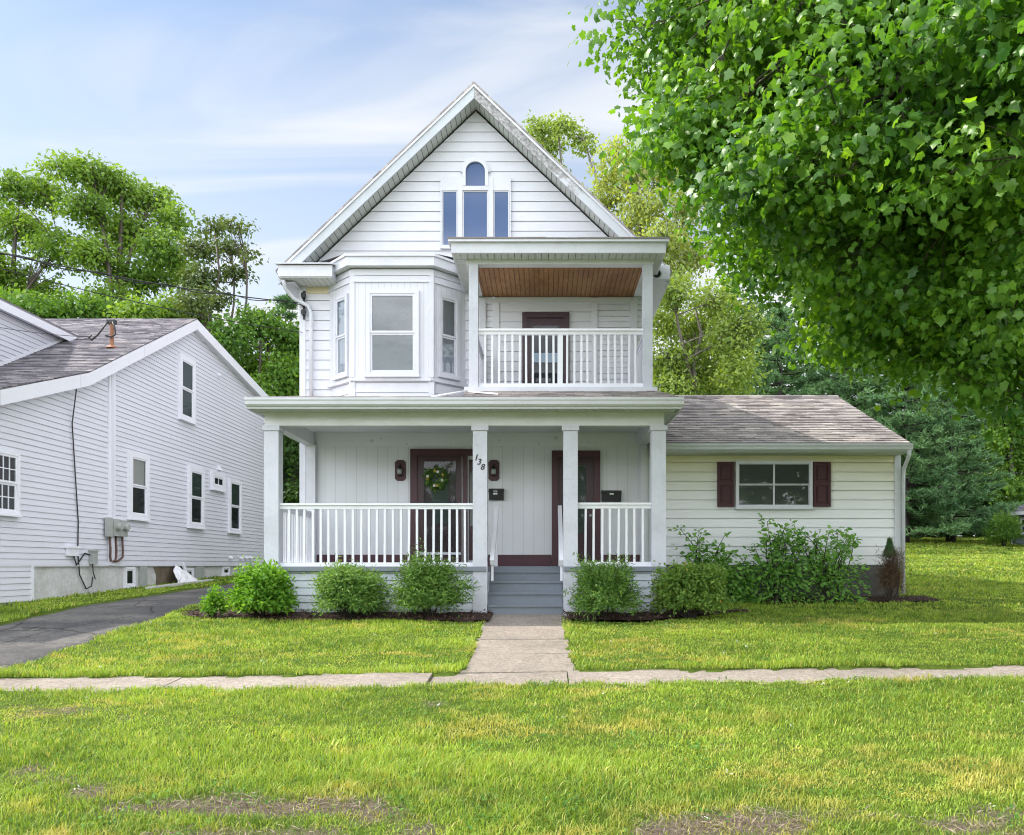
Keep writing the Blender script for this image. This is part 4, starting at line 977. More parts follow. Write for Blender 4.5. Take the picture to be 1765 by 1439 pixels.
zz = float(gz(NX + .5, 19.9)); o = MB().hexa([(NX + .55, 18.9, float(gz(-9.2, 18.9)) - .03), (NX + .66, 18.9, float(gz(-9.2, 18.9)) - .03), (NX + .72, 22.4, float(gz(-9.2, 22.4)) - .03), (NX + .6, 22.4, float(gz(-9.2, 22.4)) - .03), (NX + .55, 18.9, float(gz(-9.2, 18.9)) + .09), (NX + .66, 18.9, float(gz(-9.2, 18.9)) + .09), (NX + .72, 22.4, float(gz(-9.2, 22.4)) + .09), (NX + .6, 22.4, float(gz(-9.2, 22.4)) + .09)]).build('timber_edging', 'nfound'); tag(o, 'weathered grey timber edging in the grass below the basement windows', 'timber')

# overhead wires
def wire(label, a, b, sag, r, twist=0):
    pts = []; n = 40
    for i in range(n + 1):
        t_ = i / n; p = Vector(a).lerp(Vector(b), t_); p.z -= sag * 4 * t_ * (1 - t_); pts.append(p)
    m = MB().tube(pts, r, 6)
    if twist: m.tube([p + Vector((0, .03 * math.cos(i * .9), .03 * math.sin(i * .9) - .01)) for i, p in enumerate(pts)], r * .8, 5)
    o = m.build('overhead_wire', 'cable', None, True); tag(o, label, 'wire', 'overhead wires to the houses')
wire('thick twisted overhead cable ending at the upper insulator of the white house', W(-160, 398, 11), (-4.62, DW - .08, 6.50), .12, .010, 1)
wire('thin overhead cable ending below the insulators on the corner of the white house', W(-160, 418, 11), (-4.62, DW - .06, 5.95), .12, .0065)
wire('thin drop wire running from the left to the rusty roof mast', W(-200, 520, 14), (bx - .45, by - .1, zr(by) + .24), .12, .0065)

# small roof corner behind the porch and grey shed at far right
t = thing('shed', 'low white roofed shed just seen between the neighbour and the porch', 'shed', (-11.6, 36, 1.6))
c = W(498, 853, 36)
MB().box(c.x - 4, c.x - .5, 36, 39, 1.2, c.z - .12).build('wall', 'nvinyl', t)
MB().prism([(c.x, 35.6, c.z), (c.x, 39.4, c.z), (c.x - 2.2, 39.4, c.z + 1.5), (c.x - 2.2, 35.6, c.z + 1.5)], (0, 0, .15)).prism([(c.x - 2.2, 35.6, c.z + 1.5), (c.x - 2.2, 39.4, c.z + 1.5), (c.x - 4.4, 39.4, c.z), (c.x - 4.4, 35.6, c.z)], (0, 0, .15)).build('roof', 'nshingle', t)
MB().prism([(c.x + .02, 35.57, c.z - .05), (c.x - 2.2, 35.57, c.z + 1.42), (c.x - 2.2, 35.57, c.z + 1.62), (c.x + .02, 35.57, c.z + .15)], (0, .04, 0)).build('rake_board', 'ntrim', t)
gD = 36; gx = XX(1745, gD); gzb = float(gz(gx, gD)) + .05
t = thing('grey_house', 'grey sided house with dark roof at the far right edge of the lawn', 'house', (gx + 3, gD - 4, gzb))
fg = Fr((gx, 0, 0), (0, -1, 0), (-1, 0, 0)); e_ = ZZ(885, gD)
mb = MB(); courses(mb, fg, rect(-36, -28, gzb - .5, e_), .13, .015, 61); mb.face([(gx, 28, gzb - 1), (gx + 8, 28, gzb - 1), (gx + 8, 28, e_), (gx, 28, e_)]); mb.face([(gx, 36, gzb - 1), (gx + 8, 36, gzb - 1), (gx + 8, 36, e_), (gx, 36, e_)]); mb.build('wall', 'greysiding', t)
mb = MB(); roof_courses(mb, (gx - .3, 36.3, e_), (gx - .3, 27.7, e_), (gx + 3.4, 32.4, e_ + 2.2), (gx + 3.4, 31.6, e_ + 2.2), .15, .015, 62); mb.face([(gx - .3, 36.3, e_), (gx + 8.3, 36.3, e_), (gx + 4.6, 32.4, e_ + 2.2), (gx + 3.4, 32.4, e_ + 2.2)]); mb.face([(gx - .3, 27.7, e_), (gx + 8.3, 27.7, e_), (gx + 4.6, 31.6, e_ + 2.2), (gx + 3.4, 31.6, e_ + 2.2)]); mb.build('roof', 'nshingle', t)
MB().box(gx - .33, gx - .302, 27.7, 36.3, e_ - .13, e_ + .02).build('fascia', 'ntrim', t)
MB().fbox(fg, -36.02, -35.9, gzb - .5, e_ - .01, -.02, .035).build('corner_board', 'ntrim', t)
window(t, fg, -35.3, -34.4, ZZ(920, 35), ZZ(891, 35), casing=.08, name='window')

# ================================================================== GROUND
def hard(X, D):
    """1 where the lawn is interrupted by paving or buildings"""
    X = np.asarray(X, float); D = np.asarray(D, float)
    n = (vnoise(X * 2.3, D * 2.3, 3) - .5) * .10 + (vnoise(X * 9, D * 9, 4) - .5) * .07
    walk = (X > -.9 + n) & (X < .31 + n) & (D > 8.5) & (D < 13.8)
    side = (D > 8.24 + n * 1.3) & (D < 8.9 + n * .9)
    drive = (X > -8.3 + n * 2) & (X < -6.12 + n * 2 - .5 * sstep(17, 24, D)) & (D < 32)
    hs = (X > -4.75) & (X < 2.05) & (D > 13.4) & (D < 26.1) | (X > 2) & (X < 6.88) & (D > 15.75) & (D < 23)
    nb = (X < -9.62) & (D > 12) & (D < 28.7)
    return walk | side | drive | hs | nb
def mulch(X, D):
    X = np.asarray(X, float); D = np.asarray(D, float); n = (vnoise(X * 1.7, D * 1.7, 7) - .5) * .25 + (vnoise(X * 8, D * 8, 8) - .5) * .1
    a = (X > -5.9 + n) & (X < -.88) & (D > 12.72 + n + .35 * sstep(-4.4, -5.9, X) - .15 * sstep(-3, -1, X)) & (D < 13.7)
    b = (X > .3) & (X < 3.4) & (D > 12.62 + n + 1.0 * sstep(1.2, 3.5, X)) & (D < 13.9)
    c = (X > 1.95) & (X < 7.3 + n) & (D > 14.95 + n - .9 * sstep(3.4, 2.2, X)) & (D < 15.9)
    return a | b | c
def bare(X, D):
    n = vnoise(X * 1.15 + 3.3, D * 2.0, 11) * .5 + vnoise(X * 3.1, D * 4.2, 12) * .5
    edge = 1 - sstep(4.7, 5.75, D)
    n = n + .52 * np.exp(-((X + 1.45) / .55) ** 2 - ((D - 4.95) / .17) ** 2) - .20 * (sstep(.2, .9, X) * sstep(4.7, 5.0, D)) * edge
    return np.clip((n - (.755 - .19 * edge)) * 6, 0, 1) * (D < 8.2)

def grid(xs, ys):
    X, Y = np.meshgrid(xs, ys); return X, Y
def ground(name, xs, ys):
    X, Y = grid(xs, ys); h = hard(X, Y); mu = mulch(X, Y)
    Z = gz(X, Y) + np.where(h, -.03, np.where(mu, -.0, .035)) + (vnoise(X * 1.3, Y * 1.3, 21) - .5) * .03 * (~h)
    ny, nx = X.shape; V = np.stack([X, Y, Z], -1).reshape(-1, 3)
    i = np.arange(ny * nx).reshape(ny, nx); q = np.stack([i[:-1, :-1], i[:-1, 1:], i[1:, 1:], i[1:, :-1]], -1).reshape(-1, 4)
    me = bpy.data.meshes.new(name); me.vertices.add(len(V)); me.vertices.foreach_set('co', V.astype(np.float32).ravel())
    me.loops.add(q.size); me.loops.foreach_set('vertex_index', q.astype(np.int32).ravel()); me.polygons.add(len(q)); me.polygons.foreach_set('loop_start', (np.arange(len(q)) * 4).astype(np.int32))
    me.update(calc_edges=True); a = me.attributes.new('bare', 'FLOAT', 'POINT'); b = np.maximum(bare(X, Y), .55 * mu); a.data.foreach_set('value', b.astype(np.float32).ravel())
    me.polygons.foreach_set('use_smooth', [True] * len(q)); me.materials.append(M['ground'])
    o = bpy.data.objects.new(name, me); COL.objects.link(o); tag(o, kind='structure'); return o
xs = np.unique(np.concatenate([np.linspace(-300, -40, 14), np.linspace(-40, -12, 29), np.arange(-12, 10.01, .1), np.linspace(10, 40, 31), np.linspace(40, 300, 14)]))
ys = np.unique(np.concatenate([np.linspace(-40, 3, 12), np.arange(3, 17.01, .1), np.linspace(17, 60, 60), np.linspace(60, 400, 15)]))
ground('ground', xs, ys)

def slab(mb, poly, th=.12, off=0.0, tilt=(0, 0)):
    """paving slab following the ground, with chamfered edge"""
    cx = sum(p[0] for p in poly) / len(poly); cy = sum(p[1] for p in poly) / len(poly)
    top = [Vector((p[0], p[1], float(gz(p[0], p[1])) + off + (p[0] - cx) * tilt[0] + (p[1] - cy) * tilt[1])) for p in poly]
    mb.prism([t - Vector((0, 0, th)) for t in top], (0, 0, th))
rg = random.Random(4)
mb = MB(); x = -14.0
while x < 14:
    w = rg.choice([1.2, 1.5, 1.45, 1.3]); j = rg.uniform(-.02, .02); pts = []
    n = 5
    pts = [(x + .008, 7.95), (x + w - .012, 7.95 + rg.uniform(-.02, .02)), (x + w - .006, 8.96), (x + .004, 8.96)]
    if not (-8.4 < x < -7): slab(mb, pts, .14, .012 + rg.uniform(-.012, .014), (rg.uniform(-.009, .009), rg.uniform(-.010, .010)))
    x += w
o = mb.build('sidewalk', 'walk'); tag(o, kind='structure')
mb = MB(); ys_ = [8.975, 10.05, 11.1, 12.2, 13.57]
for a, b in zip(ys_[:-1], ys_[1:]): slab(mb, [(-.92, a), (.345, a), (.32, b - .014), (-.93, b - .014)], .14, .012 + rg.uniform(-.006, .006), (rg.uniform(-.004, .004), 0))
o = mb.build('walkway', 'walk'); tag(o, kind='structure')
mb = MB(); nx = 12
def drx(D, k): n = (float(vnoise(D * 1.9, k * 7.7, 5)) - .5) * .16; l = -8.3 + n; r_ = -6.1 + n * .9 - .5 * float(sstep(17, 24, D)); return l if k == 0 else r_
dd = np.linspace(2, 33, 90)
for i in range(len(dd) - 1):
    for k in range(nx):
        def P_(D, t): l, r_ = drx(D, 0), drx(D, 1); X = l + (r_ - l) * t; return (X, D, float(gz(X, D)) + .004 + .03 * math.sin(math.pi * t) - (.05 if t in (0, 1) else 0) + (.014 * float(vnoise(X * 2, D * 2, 9))))
        a, b = k / nx, (k + 1) / nx
        mb.face([P_(dd[i], a), P_(dd[i], b), P_(dd[i + 1], b), P_(dd[i + 1], a)])
o = mb.build('driveway', 'asphalt', None, True); tag(o, kind='structure')
# mulch beds
def sheet(name, mask, x0, x1, y0, y1, st, off, mat):
    xs = np.arange(x0, x1, st); ys = np.arange(y0, y1, st); X, Y = np.meshgrid(xs, ys); m = mask(X, Y); Z = gz(X, Y) + off + vnoise(X * 6, Y * 6, 31) * .035; mb = MB()
    for j in range(len(ys) - 1):
        for i in range(len(xs) - 1):
            if m[j, i]: mb.face([(X[j, i], Y[j, i], Z[j, i]), (X[j, i + 1], Y[j, i + 1], Z[j, i + 1]), (X[j + 1, i + 1], Y[j + 1, i + 1], Z[j + 1, i + 1]), (X[j + 1, i], Y[j + 1, i], Z[j + 1, i])])
    o = mb.build(name, mat); tag(o, kind='structure'); return o
sheet('mulch_bed', mulch, -6.2, 7.6, 12.3, 15.9, .08, .035, 'mulch')
g = np.random.default_rng(77); n = 26000; X = g.uniform(-6.2, 7.5, n); D = g.uniform(12.3, 15.85, n); k = mulch(X, D); X, D = X[k], D[k]; n = len(X)
P = np.stack([X, D, gz(X, D) + .045 + g.random(n) * .045], 1); o = leaves('mulch_chips', P, np.array([0, 0, 1.]) + g.normal(size=(n, 3)) * .6, g.normal(size=(n, 3)), g.uniform(.03, .09, n), g.random(n), 'chips', LANCE); tag(o, 'dark brown bark chips covering the planting beds', 'bark mulch', kind='stuff')

# ------------------------------------------------------------------ grass
def grass_blades():
    g = np.random.default_rng(11); Ps = []; Hs = []; Ws = []; Ry = []
    bands = [(4.1, 6.0, 7600, .056, .0050), (6.0, 9.2, 5000, .050, .0062), (9.0, 14, 2700, .046, .0088), (14, 20, 900, .05, .016), (20, 29, 300, .06, .030), (29, 42, 150, .08, .05)]
    for d0, d1, dens, hh, ww in bands:
        xl, xr = -.70 * d1 - .4, .62 * d1 + .5
        if d0 >= 14: xl = max(xl, -9.7)
        n = int((xr - xl) * (d1 - d0) * dens); nt = n // 9
        X = g.uniform(xl, xr, nt); D = g.uniform(d0, d1, nt)
        sp = .022 * (1 + .12 * d0); X = np.repeat(X, 9) + g.normal(size=nt * 9) * sp; D = np.repeat(D, 9) + g.normal(size=nt * 9) * sp
        th = np.repeat(g.uniform(.55, 1.35, nt), 9); rr = np.repeat(g.random(nt), 9)
        vis = (X / D > -.69) & (X / D < .61) & ~hard(X, D) & ~mulch(X, D) & ~((X > -4.7) & (X < 6.8) & (D > 15.8))
        b = bare(X, D); thin = vnoise(X * 2.2, D * 2.2, 14)
        keep = vis & (g.random(len(X)) > b * .72) & (g.random(len(X)) < .62 + .6 * thin)
        lush = vnoise(X * .9 + 3, D * 1.6, 15)
        hgt = hh * .92 * th * (.5 + .95 * lush) * g.uniform(.6, 1.25, len(X)) * (1 - .35 * b)
        edge = hard(X, D - .13) | hard(X + .12, D) | hard(X - .12, D); hgt = np.where(edge, hgt * 1.35, hgt)
        k = keep; Ps.append(np.stack([X[k], D[k], gz(X[k], D[k]) + .03 + (vnoise(X[k] * 1.3, D[k] * 1.3, 21) - .5) * .03], 1)); Hs.append(hgt[k]); Ws.append(ww * g.uniform(.65, 1.3, k.sum())); Ry.append(rr[k])
    P = np.concatenate(Ps); H = np.concatenate(Hs); Wd = np.concatenate(Ws); RR = np.concatenate(Ry); n = len(P)
    X, D = P[:, 0], P[:, 1]
    th = g.uniform(0, 2 * np.pi, n); lean = np.abs(g.normal(size=n)) * .62 + .12
    ld = np.stack([np.cos(th), np.sin(th), 0 * th], 1); wd = np.stack([-np.sin(th + g.normal(size=n) * .6), np.cos(th), 0 * th], 1)
    # blades turn broadside at random
    V = np.zeros((n, 5, 3)); up = np.array([0, 0, 1.])
    V[:, 0] = P - wd * Wd[:, None] * .5; V[:, 1] = P + wd * Wd[:, None] * .5
    mid = P + up * (H * .58)[:, None] + ld * (H * lean * .38)[:, None]
    V[:, 2] = mid + wd * Wd[:, None] * .42; V[:, 3] = mid - wd * Wd[:, None] * .42
    V[:, 4] = P + up * (H * (1 - lean * .22))[:, None] + ld * (H * lean * 1.15)[:, None]
    # real dry, yellowed patches of turf
    d1 = vnoise(X * .7 + 9, D * 1.5 + 2, 41) * .36 + vnoise(X * 2.2, D * 4.2, 42) * .34 + vnoise(X * 7, D * 11, 43) * .30
    bias = .10 * np.exp(-((D - 7.3) / .9) ** 2) * ((X > -1.2) & (X < 2.5)) + .09 * np.exp(-((D - 9.6) / .8) ** 2) * (X > .2) * (X < 2.5) + .08 * np.exp(-((D - 7.4) / .5) ** 2) * (X < -3)
    dry = np.clip((d1 + bias - .60) * 4.4, 0, .8) * (D < 13) + np.clip((d1 - .5) * 1.5, 0, .35) * (D >= 13) * (X > 6)
    dry = np.where(g.random(n) < .11, g.uniform(.3, 1, n), dry * g.uniform(.4, 1.25, n))
    lush = vnoise(X * .8, D * 1.4, 51)
    rnd = np.clip(-.08 + .38 * lush + .42 * RR + .45 * (g.random(n) - .3) + .3 * (vnoise(X * 5, D * 7, 52) - .4), 0, 1)
    o = npmesh('grass', V, [(0, 1, 2, 3), (3, 2, 4)], n, rnd, 'grass', None, [('dry', np.clip(dry, 0, 1))])
    tag(o, 'mown green lawn grass with yellow dry patches and bare spots', 'grass', kind='stuff'); return n
NB = grass_blades(); print('grass blades', NB)
g = np.random.default_rng(79); nc = 420; cx = g.uniform(-7, 7, nc); cy = g.uniform(4.2, 13, nc); m = 26; X = np.repeat(cx, m) + g.normal(size=nc * m) * .07; D = np.repeat(cy, m) + g.normal(size=nc * m) * .07
k = ~hard(X, D) & ~mulch(X, D) & (np.abs(X) < .66 * D) & (np.repeat(vnoise(cx * .5, cy * .8, 61), m) > .42); X, D = X[k], D[k]; n = len(X); P = np.stack([X, D, gz(X, D) + .05 + g.random(n) * .03], 1)
o = leaves('clover', P, np.array([0, -.2, 1.]) + g.normal(size=(n, 3)) * .35, g.normal(size=(n, 3)), g.uniform(.016, .036, n), g.random(n), 'clover', OVAL); tag(o, 'low patches of darker clover and weeds in the lawn', 'clover', kind='stuff')
n = 46; X = g.uniform(-6, 6, n); D = g.uniform(4.5, 12.5, n); k = ~hard(X, D) & ~mulch(X, D) & (np.abs(X) < .64 * D); X, D = X[k], D[k]; n = len(X); P = np.repeat(np.stack([X, D, gz(X, D) + .085], 1), 5, 0) + g.normal(size=(n * 5, 3)) * .007
o = leaves('clover_flowers', P, np.array([0, -.3, 1.]) + g.normal(size=(n * 5, 3)) * .6, g.normal(size=(n * 5, 3)), g.uniform(.012, .02, n * 5), g.random(n * 5), 'petal', OVAL); tag(o, 'tiny white clover flowers scattered over the lawn', 'clover flowers', kind='stuff')
# dead thatch on the bare spots
g = np.random.default_rng(78); n = 60000; X = g.uniform(-4.6, 4.2, n); D = g.uniform(4.2, 8.0, n); k = bare(X, D) > g.random(n) * .9 + .1; X, D = X[k], D[k]; n = len(X)
P = np.stack([X, D, gz(X, D) + .045 + g.random(n) * .015], 1); tip = g.normal(size=(n, 3)) * np.array([1, 1, .18]); o = leaves('dead_thatch', P, np.array([0, 0, 1.]) + g.normal(size=(n, 3)) * .5, tip, g.uniform(.03, .085, n), g.random(n), 'straw', (LANCE[0] * np.array([.32, 1, .5]), LANCE[1])); tag(o, 'pale dead grass stems lying on the bare soil near the front', 'dead grass', kind='stuff')

# ================================================================== SHRUBS
def shrub(name, label, cat, x, D, rx, ry, h, nsp, per, ls, mat, seed, tpl=OVAL, lump=.25, up=.5, group=None, spread=.5, inner=.45, low=.12, zc=.45, stems=9, bark='darkbark'):
    g = np.random.default_rng(seed); z0 = float(gz(x, D)) + .03; root = thing(name, label, cat, (x, D, z0), group)
    d = unit(g.normal(size=(nsp, 3))); d[:, 2] = np.where(d[:, 2] < -.55, -d[:, 2], d[:, 2]); d[:, 1] -= .15; d = unit(d)
    lm = 1 + lump * (np.sin(d[:, 0] * 5 + seed) * .35 + np.sin(d[:, 2] * 6 + seed * 2) * .3 + np.sin(d[:, 1] * 7 + seed * 3) * .2 + g.normal(size=nsp) * .4)
    rad = np.array([rx, ry, h * (1 - zc)]); radl = np.array([rx, ry, h * zc])
    hs = np.maximum(np.sqrt(1 - d[:, 2] ** 2), .15); kk = np.where(d[:, 2] < 0, hs ** -.62, hs ** -.15); ext = np.where(d[:, 2:3] > 0, rad, radl) * d * lm[:, None]; ext[:, :2] *= kk[:, None]; c = np.array([x, D, z0 + h * zc])
    clump = np.repeat(g.random(nsp), per); t = g.uniform(inner, 1.06, (nsp, per)); sh = g.random(nsp) < .09; ext[sh] *= g.uniform(1.08, 1.28, (sh.sum(), 1)); t[sh] = g.uniform(.3, 1.04, (sh.sum(), per))
    base = np.array([x, D, z0 + h * low]); tipp = c + ext
    P = (c - np.array([0, 0, h * .12]) + (ext + np.array([0, 0, h * .12]))[:, None, :] * t[..., None]).reshape(-1, 3); od = np.repeat(unit(ext), per, 0)
    P = P + g.normal(size=P.shape) * ls * .55; P[:, 2] = np.maximum(P[:, 2], z0 + .02); n = len(P)
    nr = od * .5 + np.array([0, 0, up]) + g.normal(size=(n, 3)) * .6; tp = od + np.array([0, 0, .25]) + g.normal(size=(n, 3)) * spread
    leaves('foliage', P, nr, tp, ls * g.uniform(.6, 1.3, n), np.clip(.4 * clump + .6 * g.random(n) * (.55 + .45 * t.ravel()), 0, 1), mat, tpl, root)
    mb = MB(); rr = random.Random(seed)
    for i in range(stems):
        e = tipp[i * nsp // stems]; e = base + (e - base) * .8; mb.tube(curve(base + np.array([rr.uniform(-.05, .05), rr.uniform(-.05, .05), -h * low - .05]), e, .05, .08, 5, rr), [.016, .013, .010, .007, .004], 5, False)
    mb.build('stem', bark, root); return root
def gx_(px, D): return XX(px, D)
shrub('small_shrub', 'small pale green shrub at the left end of the mulch bed', 'shrub', gx_(372, 13.0), 13.0, .155, .15, .43, 60, 22, .055, 'privet', 101, OVAL, .4, .4)
shrub('round_shrub', 'bright green rounded shrub in front of the left porch post', 'shrub', gx_(455, 13.0), 13.0, .43, .42, .76, 340, 30, .066, 'privet', 102, OVAL, .26)
shrub('yew_shrub', 'dense dark green shrub under the middle of the long porch railing', 'shrub', gx_(602, 12.95), 12.95, .515, .46, .80, 420, 30, .078, 'yew', 103, LANCE, .22, spread=.4)
shrub('yew_shrub', 'tall uneven green shrub left of the steps', 'shrub', gx_(738, 12.95), 12.95, .50, .45, .91, 420, 30, .076, 'yew', 104, LANCE, .36, spread=.4)
shrub('yew_shrub', 'loose green shrub right of the steps below the short railing', 'shrub', gx_(1042, 12.9), 12.9, .455, .44, .82, 380, 30, .074, 'yew', 105, LANCE, .34, spread=.4)
shrub('red_tipped_shrub', 'green shrub with reddish new tips at the right end of the porch', 'shrub', gx_(1190, 13.0), 13.0, .53, .46, .82, 420, 30, .056, 'redtip', 106, OVAL, .24)
def sapling(name, label, x, D, h, w, ns, seed, ls=.10, low=.35, nlow=900, group='leafy saplings along the side wing'):
    g = np.random.default_rng(seed); rr = random.Random(seed); z0 = float(gz(x, D)) + .02; root = thing(name, label, 'shrub', (x, D, z0), group); mb = MB(); P = []; T = []
    for i in range(ns):
        a = rr.uniform(0, 6.28); hh = h * rr.uniform(.55, 1.0); e = Vector((x + w * math.cos(a) * rr.uniform(.3, 1), D + .35 * math.sin(a) * w - .05, z0 + hh)); b = Vector((x + rr.uniform(-.1, .1), D + rr.uniform(-.1, .1), z0 - .05))
        pts = curve(b, e, .10, .10, 9, rr); mb.tube(pts, [.014 * (1 - .85 * q / 8) + .002 for q in range(9)], 5, False)
        m = int(24 * hh)
        for q in range(m):
            t = rr.uniform(.22, 1.02); k = min(int(t * 8), 7); p = pts[k].lerp(pts[k + 1], t * 8 - k); o = Vector((rr.gauss(0, 1), rr.gauss(0, .8), rr.gauss(0, .4))).normalized()
            s0 = p; tw = o * rr.uniform(.05, .30) * (1.15 - t * .6); tw.z += .04
            if q % 4 == 0: mb.tube([s0, s0 + tw * .6, s0 + tw], [.005, .003, .002], 4, False)
            for r_ in (.5, .75, 1.0): P.append(s0 + tw * r_ + Vector((rr.gauss(0, .02), rr.gauss(0, .02), rr.gauss(0, .02)))); T.append(o + Vector((0, 0, -.25)))
    for q in range(nlow):
        a = rr.uniform(0, 6.28); r_ = math.sqrt(rr.random()) * w * 1.0; P.append(Vector((x + r_ * math.cos(a), D + .4 * r_ * math.sin(a) - .08, z0 + rr.random() ** 1.3 * h * low + .03))); T.append(Vector((math.cos(a), math.sin(a) - .4, -.2)))
    P = np.array(P); T = np.array(T); n = len(P)
    leaves('foliage', P, np.array([0, -.35, .8]) + g.normal(size=(n, 3)) * .45, T + g.normal(size=(n, 3)) * .45, ls * g.uniform(.55, 1.25, n), g.random(n), 'sapling', OVAL, root)
    mb.build('stem', 'darkbark', root); return root
sapling('leafy_sapling', 'leafy sapling with broad branches behind the red tipped shrub', gx_(1222, 14.9), 14.9, 1.42, .62, 11, 201, .10, .5, 260)
sapling('leafy_sapling', 'low leafy green plant between the two leafy saplings and the red tipped shrub', gx_(1270, 15.1), 15.1, .85, .40, 9, 205, .10, .7, 500)
sapling('leafy_sapling', 'tallest upright sapling below the left half of the wing window', gx_(1340, 15.1), 15.1, 1.48, .55, 13, 202, .10, .5, 520)
sapling('leafy_sapling', 'wide spreading sapling below the right shutter of the wing', gx_(1432, 15.1), 15.1, 1.36, .68, 15, 203, .095, .5, 520)
# half dead arborvitae
x = gx_(1536, 15.0); D0 = 15.0
r = shrub('dying_arborvitae', 'narrow half dead arborvitae, brown with a green top, at the wing corner', 'shrub', x, D0, .21, .21, .98, 240, 26, .075, 'deadthuja', 301, NEED, .30, .3, inner=.25, spread=.5, zc=.5)
g = np.random.default_rng(302); n = 900; t_ = g.random(n); a = g.uniform(0, 6.28, n); rr_ = .13 * (1 - t_) * np.sqrt(g.random(n)) + .02
P = np.stack([x - .03 + rr_ * np.cos(a), D0 + rr_ * np.sin(a), r.location.z + .82 + .30 * t_], 1); leaves('green_top', P, np.stack([np.cos(a), np.sin(a), .3 + 0 * a], 1), np.array([0, 0, 1.]) + g.normal(size=(n, 3)) * .4, g.uniform(.05, .1, n), g.random(n), 'thujatop', LANCE, r)
shrub('round_conifer', 'round bright green shrub beside the grey house at the back of the lawn', 'shrub', gx_(1732, 34), 34, .58, .55, 1.25, 220, 16, .15, 'bushy', 303, LANCE, .12)

# ================================================================== TREES
rg = np.random.default_rng(9)
E = np.array([8.65, 9.6, EYE + 6.95]); RA = np.array([8.15, 4.3, 5.2]); clm = []; na = nb_ = 0
def shell(d, r_): return E + d / (np.sum(np.abs(d / 1.0) ** 2.6) ** (1 / 2.6)) * RA * r_
while na < 500 or nb_ < 130:
    d = unit(rg.normal(size=3)); p = shell(d, rg.uniform(.62, .93) * (1 + .05 * math.sin(d[0] * 9) + .04 * math.sin(d[2] * 11 + 1)))
    ppx = VX + p[0] / p[1] * F; ppy = VY - (p[2] - EYE) / p[1] * F; lim = np.interp(ppy, [-200, 0, 110, 240, 300, 370, 440, 500, 570, 590, 640, 670, 690, 740], [1010, 1025, 1042, 1092, 1118, 1195, 1218, 1295, 1312, 1385, 1405, 1500, 1600, 1765])
    if ppx < lim + 60 or (ppx < 1950 and ppy > 735): continue
    seen = p[0] < .62 * p[1] + .8 and p[2] < EYE + .75 * p[1]
    if seen and na < 500: na += 1
    elif not seen and nb_ < 130: nb_ += 1
    else: continue
    s_ = rg.uniform(.36, .86); clm.append((p[0], p[1], p[2], s_, s_, s_ * .5))
for _ in range(36):
    d = unit(rg.normal(size=3)); p = shell(d, rg.uniform(.3, .6)); clm.append((p[0], p[1], p[2], .7, .7, .45))
for a_, b_, d_ in ((1490, 585, 10.5), (1555, 610, 10.2), (1610, 628, 10.4), (1660, 655, 9.8), (1705, 672, 10.2), (1755, 690, 9.9), (1800, 700, 10.4), (1640, 600, 11), (1730, 640, 11)):
    p = W(a_, b_, d_); clm.append((p.x, p.y, p.z, .5, .5, .28))
tree('maple_tree', 'large maple with broad lobed leaves overhanging the lawn from the right', 'tree', (9.3, 9.4), clm, 185000, .084, 'maple', .38, 5, None, 'bark', MAPLE, .19, EYE + 9.5, 15, .75, .009, 16, .42)

BT = 'trees behind the houses'
tree('ash_tree', 'airy light green tree at the far left edge behind the neighbour roof', 'tree', (XX(30, 38), 38), cl([(20, 325, 40, 30), (75, 330, 38, 28), (40, 395, 50, 35), (-20, 360, 50, 40), (100, 430, 42, 32), (10, 470, 50, 35), (65, 505, 50, 30), (-50, 440, 50, 40), (-60, 520, 50, 40)], 38), 15000, .20, 'ash', .34, 11, BT, 'bark', QUAD, .27, None, 13, .2, .028)
tree('ash_tree', 'tall airy light green tree with forked dark limbs behind the neighbour roof ridge', 'tree', (XX(200, 37), 37), cl([(110, 290, 34, 18), (160, 300, 40, 24), (205, 330, 45, 28), (262, 345, 38, 26), (150, 360, 45, 30), (300, 380, 30, 30), (215, 400, 50, 35), (280, 430, 45, 32), (165, 440, 45, 32), (240, 480, 50, 30), (310, 470, 28, 26), (190, 515, 45, 24)], 37), 18000, .20, 'ash', .36, 12, BT, 'bark', QUAD, .26, None, 13, .2, .03)
tree('sparse_tree', 'small sparse tree with thin bare twigs right of the airy tree', 'tree', (XX(345, 33), 33), cl([(362, 392, 22, 12), (412, 388, 26, 10), (345, 430, 32, 18), (395, 425, 26, 14), (430, 437, 14, 8), (345, 480, 36, 22), (405, 470, 26, 14), (335, 520, 32, 20), (375, 515, 26, 14)], 33), 4200, .18, 'sparse', .15, 13, BT, 'bark', QUAD, .22, None, 10, .2, .022)
tree('bushy_tree', 'low bright green tree showing just above the neighbour roof ridge', 'tree', (XX(150, 33), 33), cl([(60, 540, 50, 22), (120, 532, 45, 20), (180, 538, 45, 20), (20, 530, 45, 25), (-40, 520, 50, 30)], 33), 6500, .20, 'bushy', .2, 14, BT, 'bark', QUAD, .28)
tree('bushy_tree', 'round yellowish green tree behind the right end of the neighbour ridge', 'tree', (XX(290, 34), 34), cl([(240, 540, 38, 18), (300, 535, 36, 20), (345, 555, 30, 22), (270, 560, 40, 24)], 34), 5500, .20, 'ash', .2, 15, BT, 'bark', QUAD, .26)
tree('bushy_tree', 'dense green tree filling the gap between the two houses', 'tree', (XX(440, 33), 33), cl([(395, 585, 36, 30), (450, 560, 38, 28), (500, 590, 34, 34), (430, 630, 42, 34), (490, 650, 40, 40), (385, 650, 36, 36), (530, 640, 40, 40), (450, 700, 44, 40), (520, 720, 40, 44)], 33), 15000, .20, 'bushy', .22, 16, BT, 'bark', QUAD, .30)
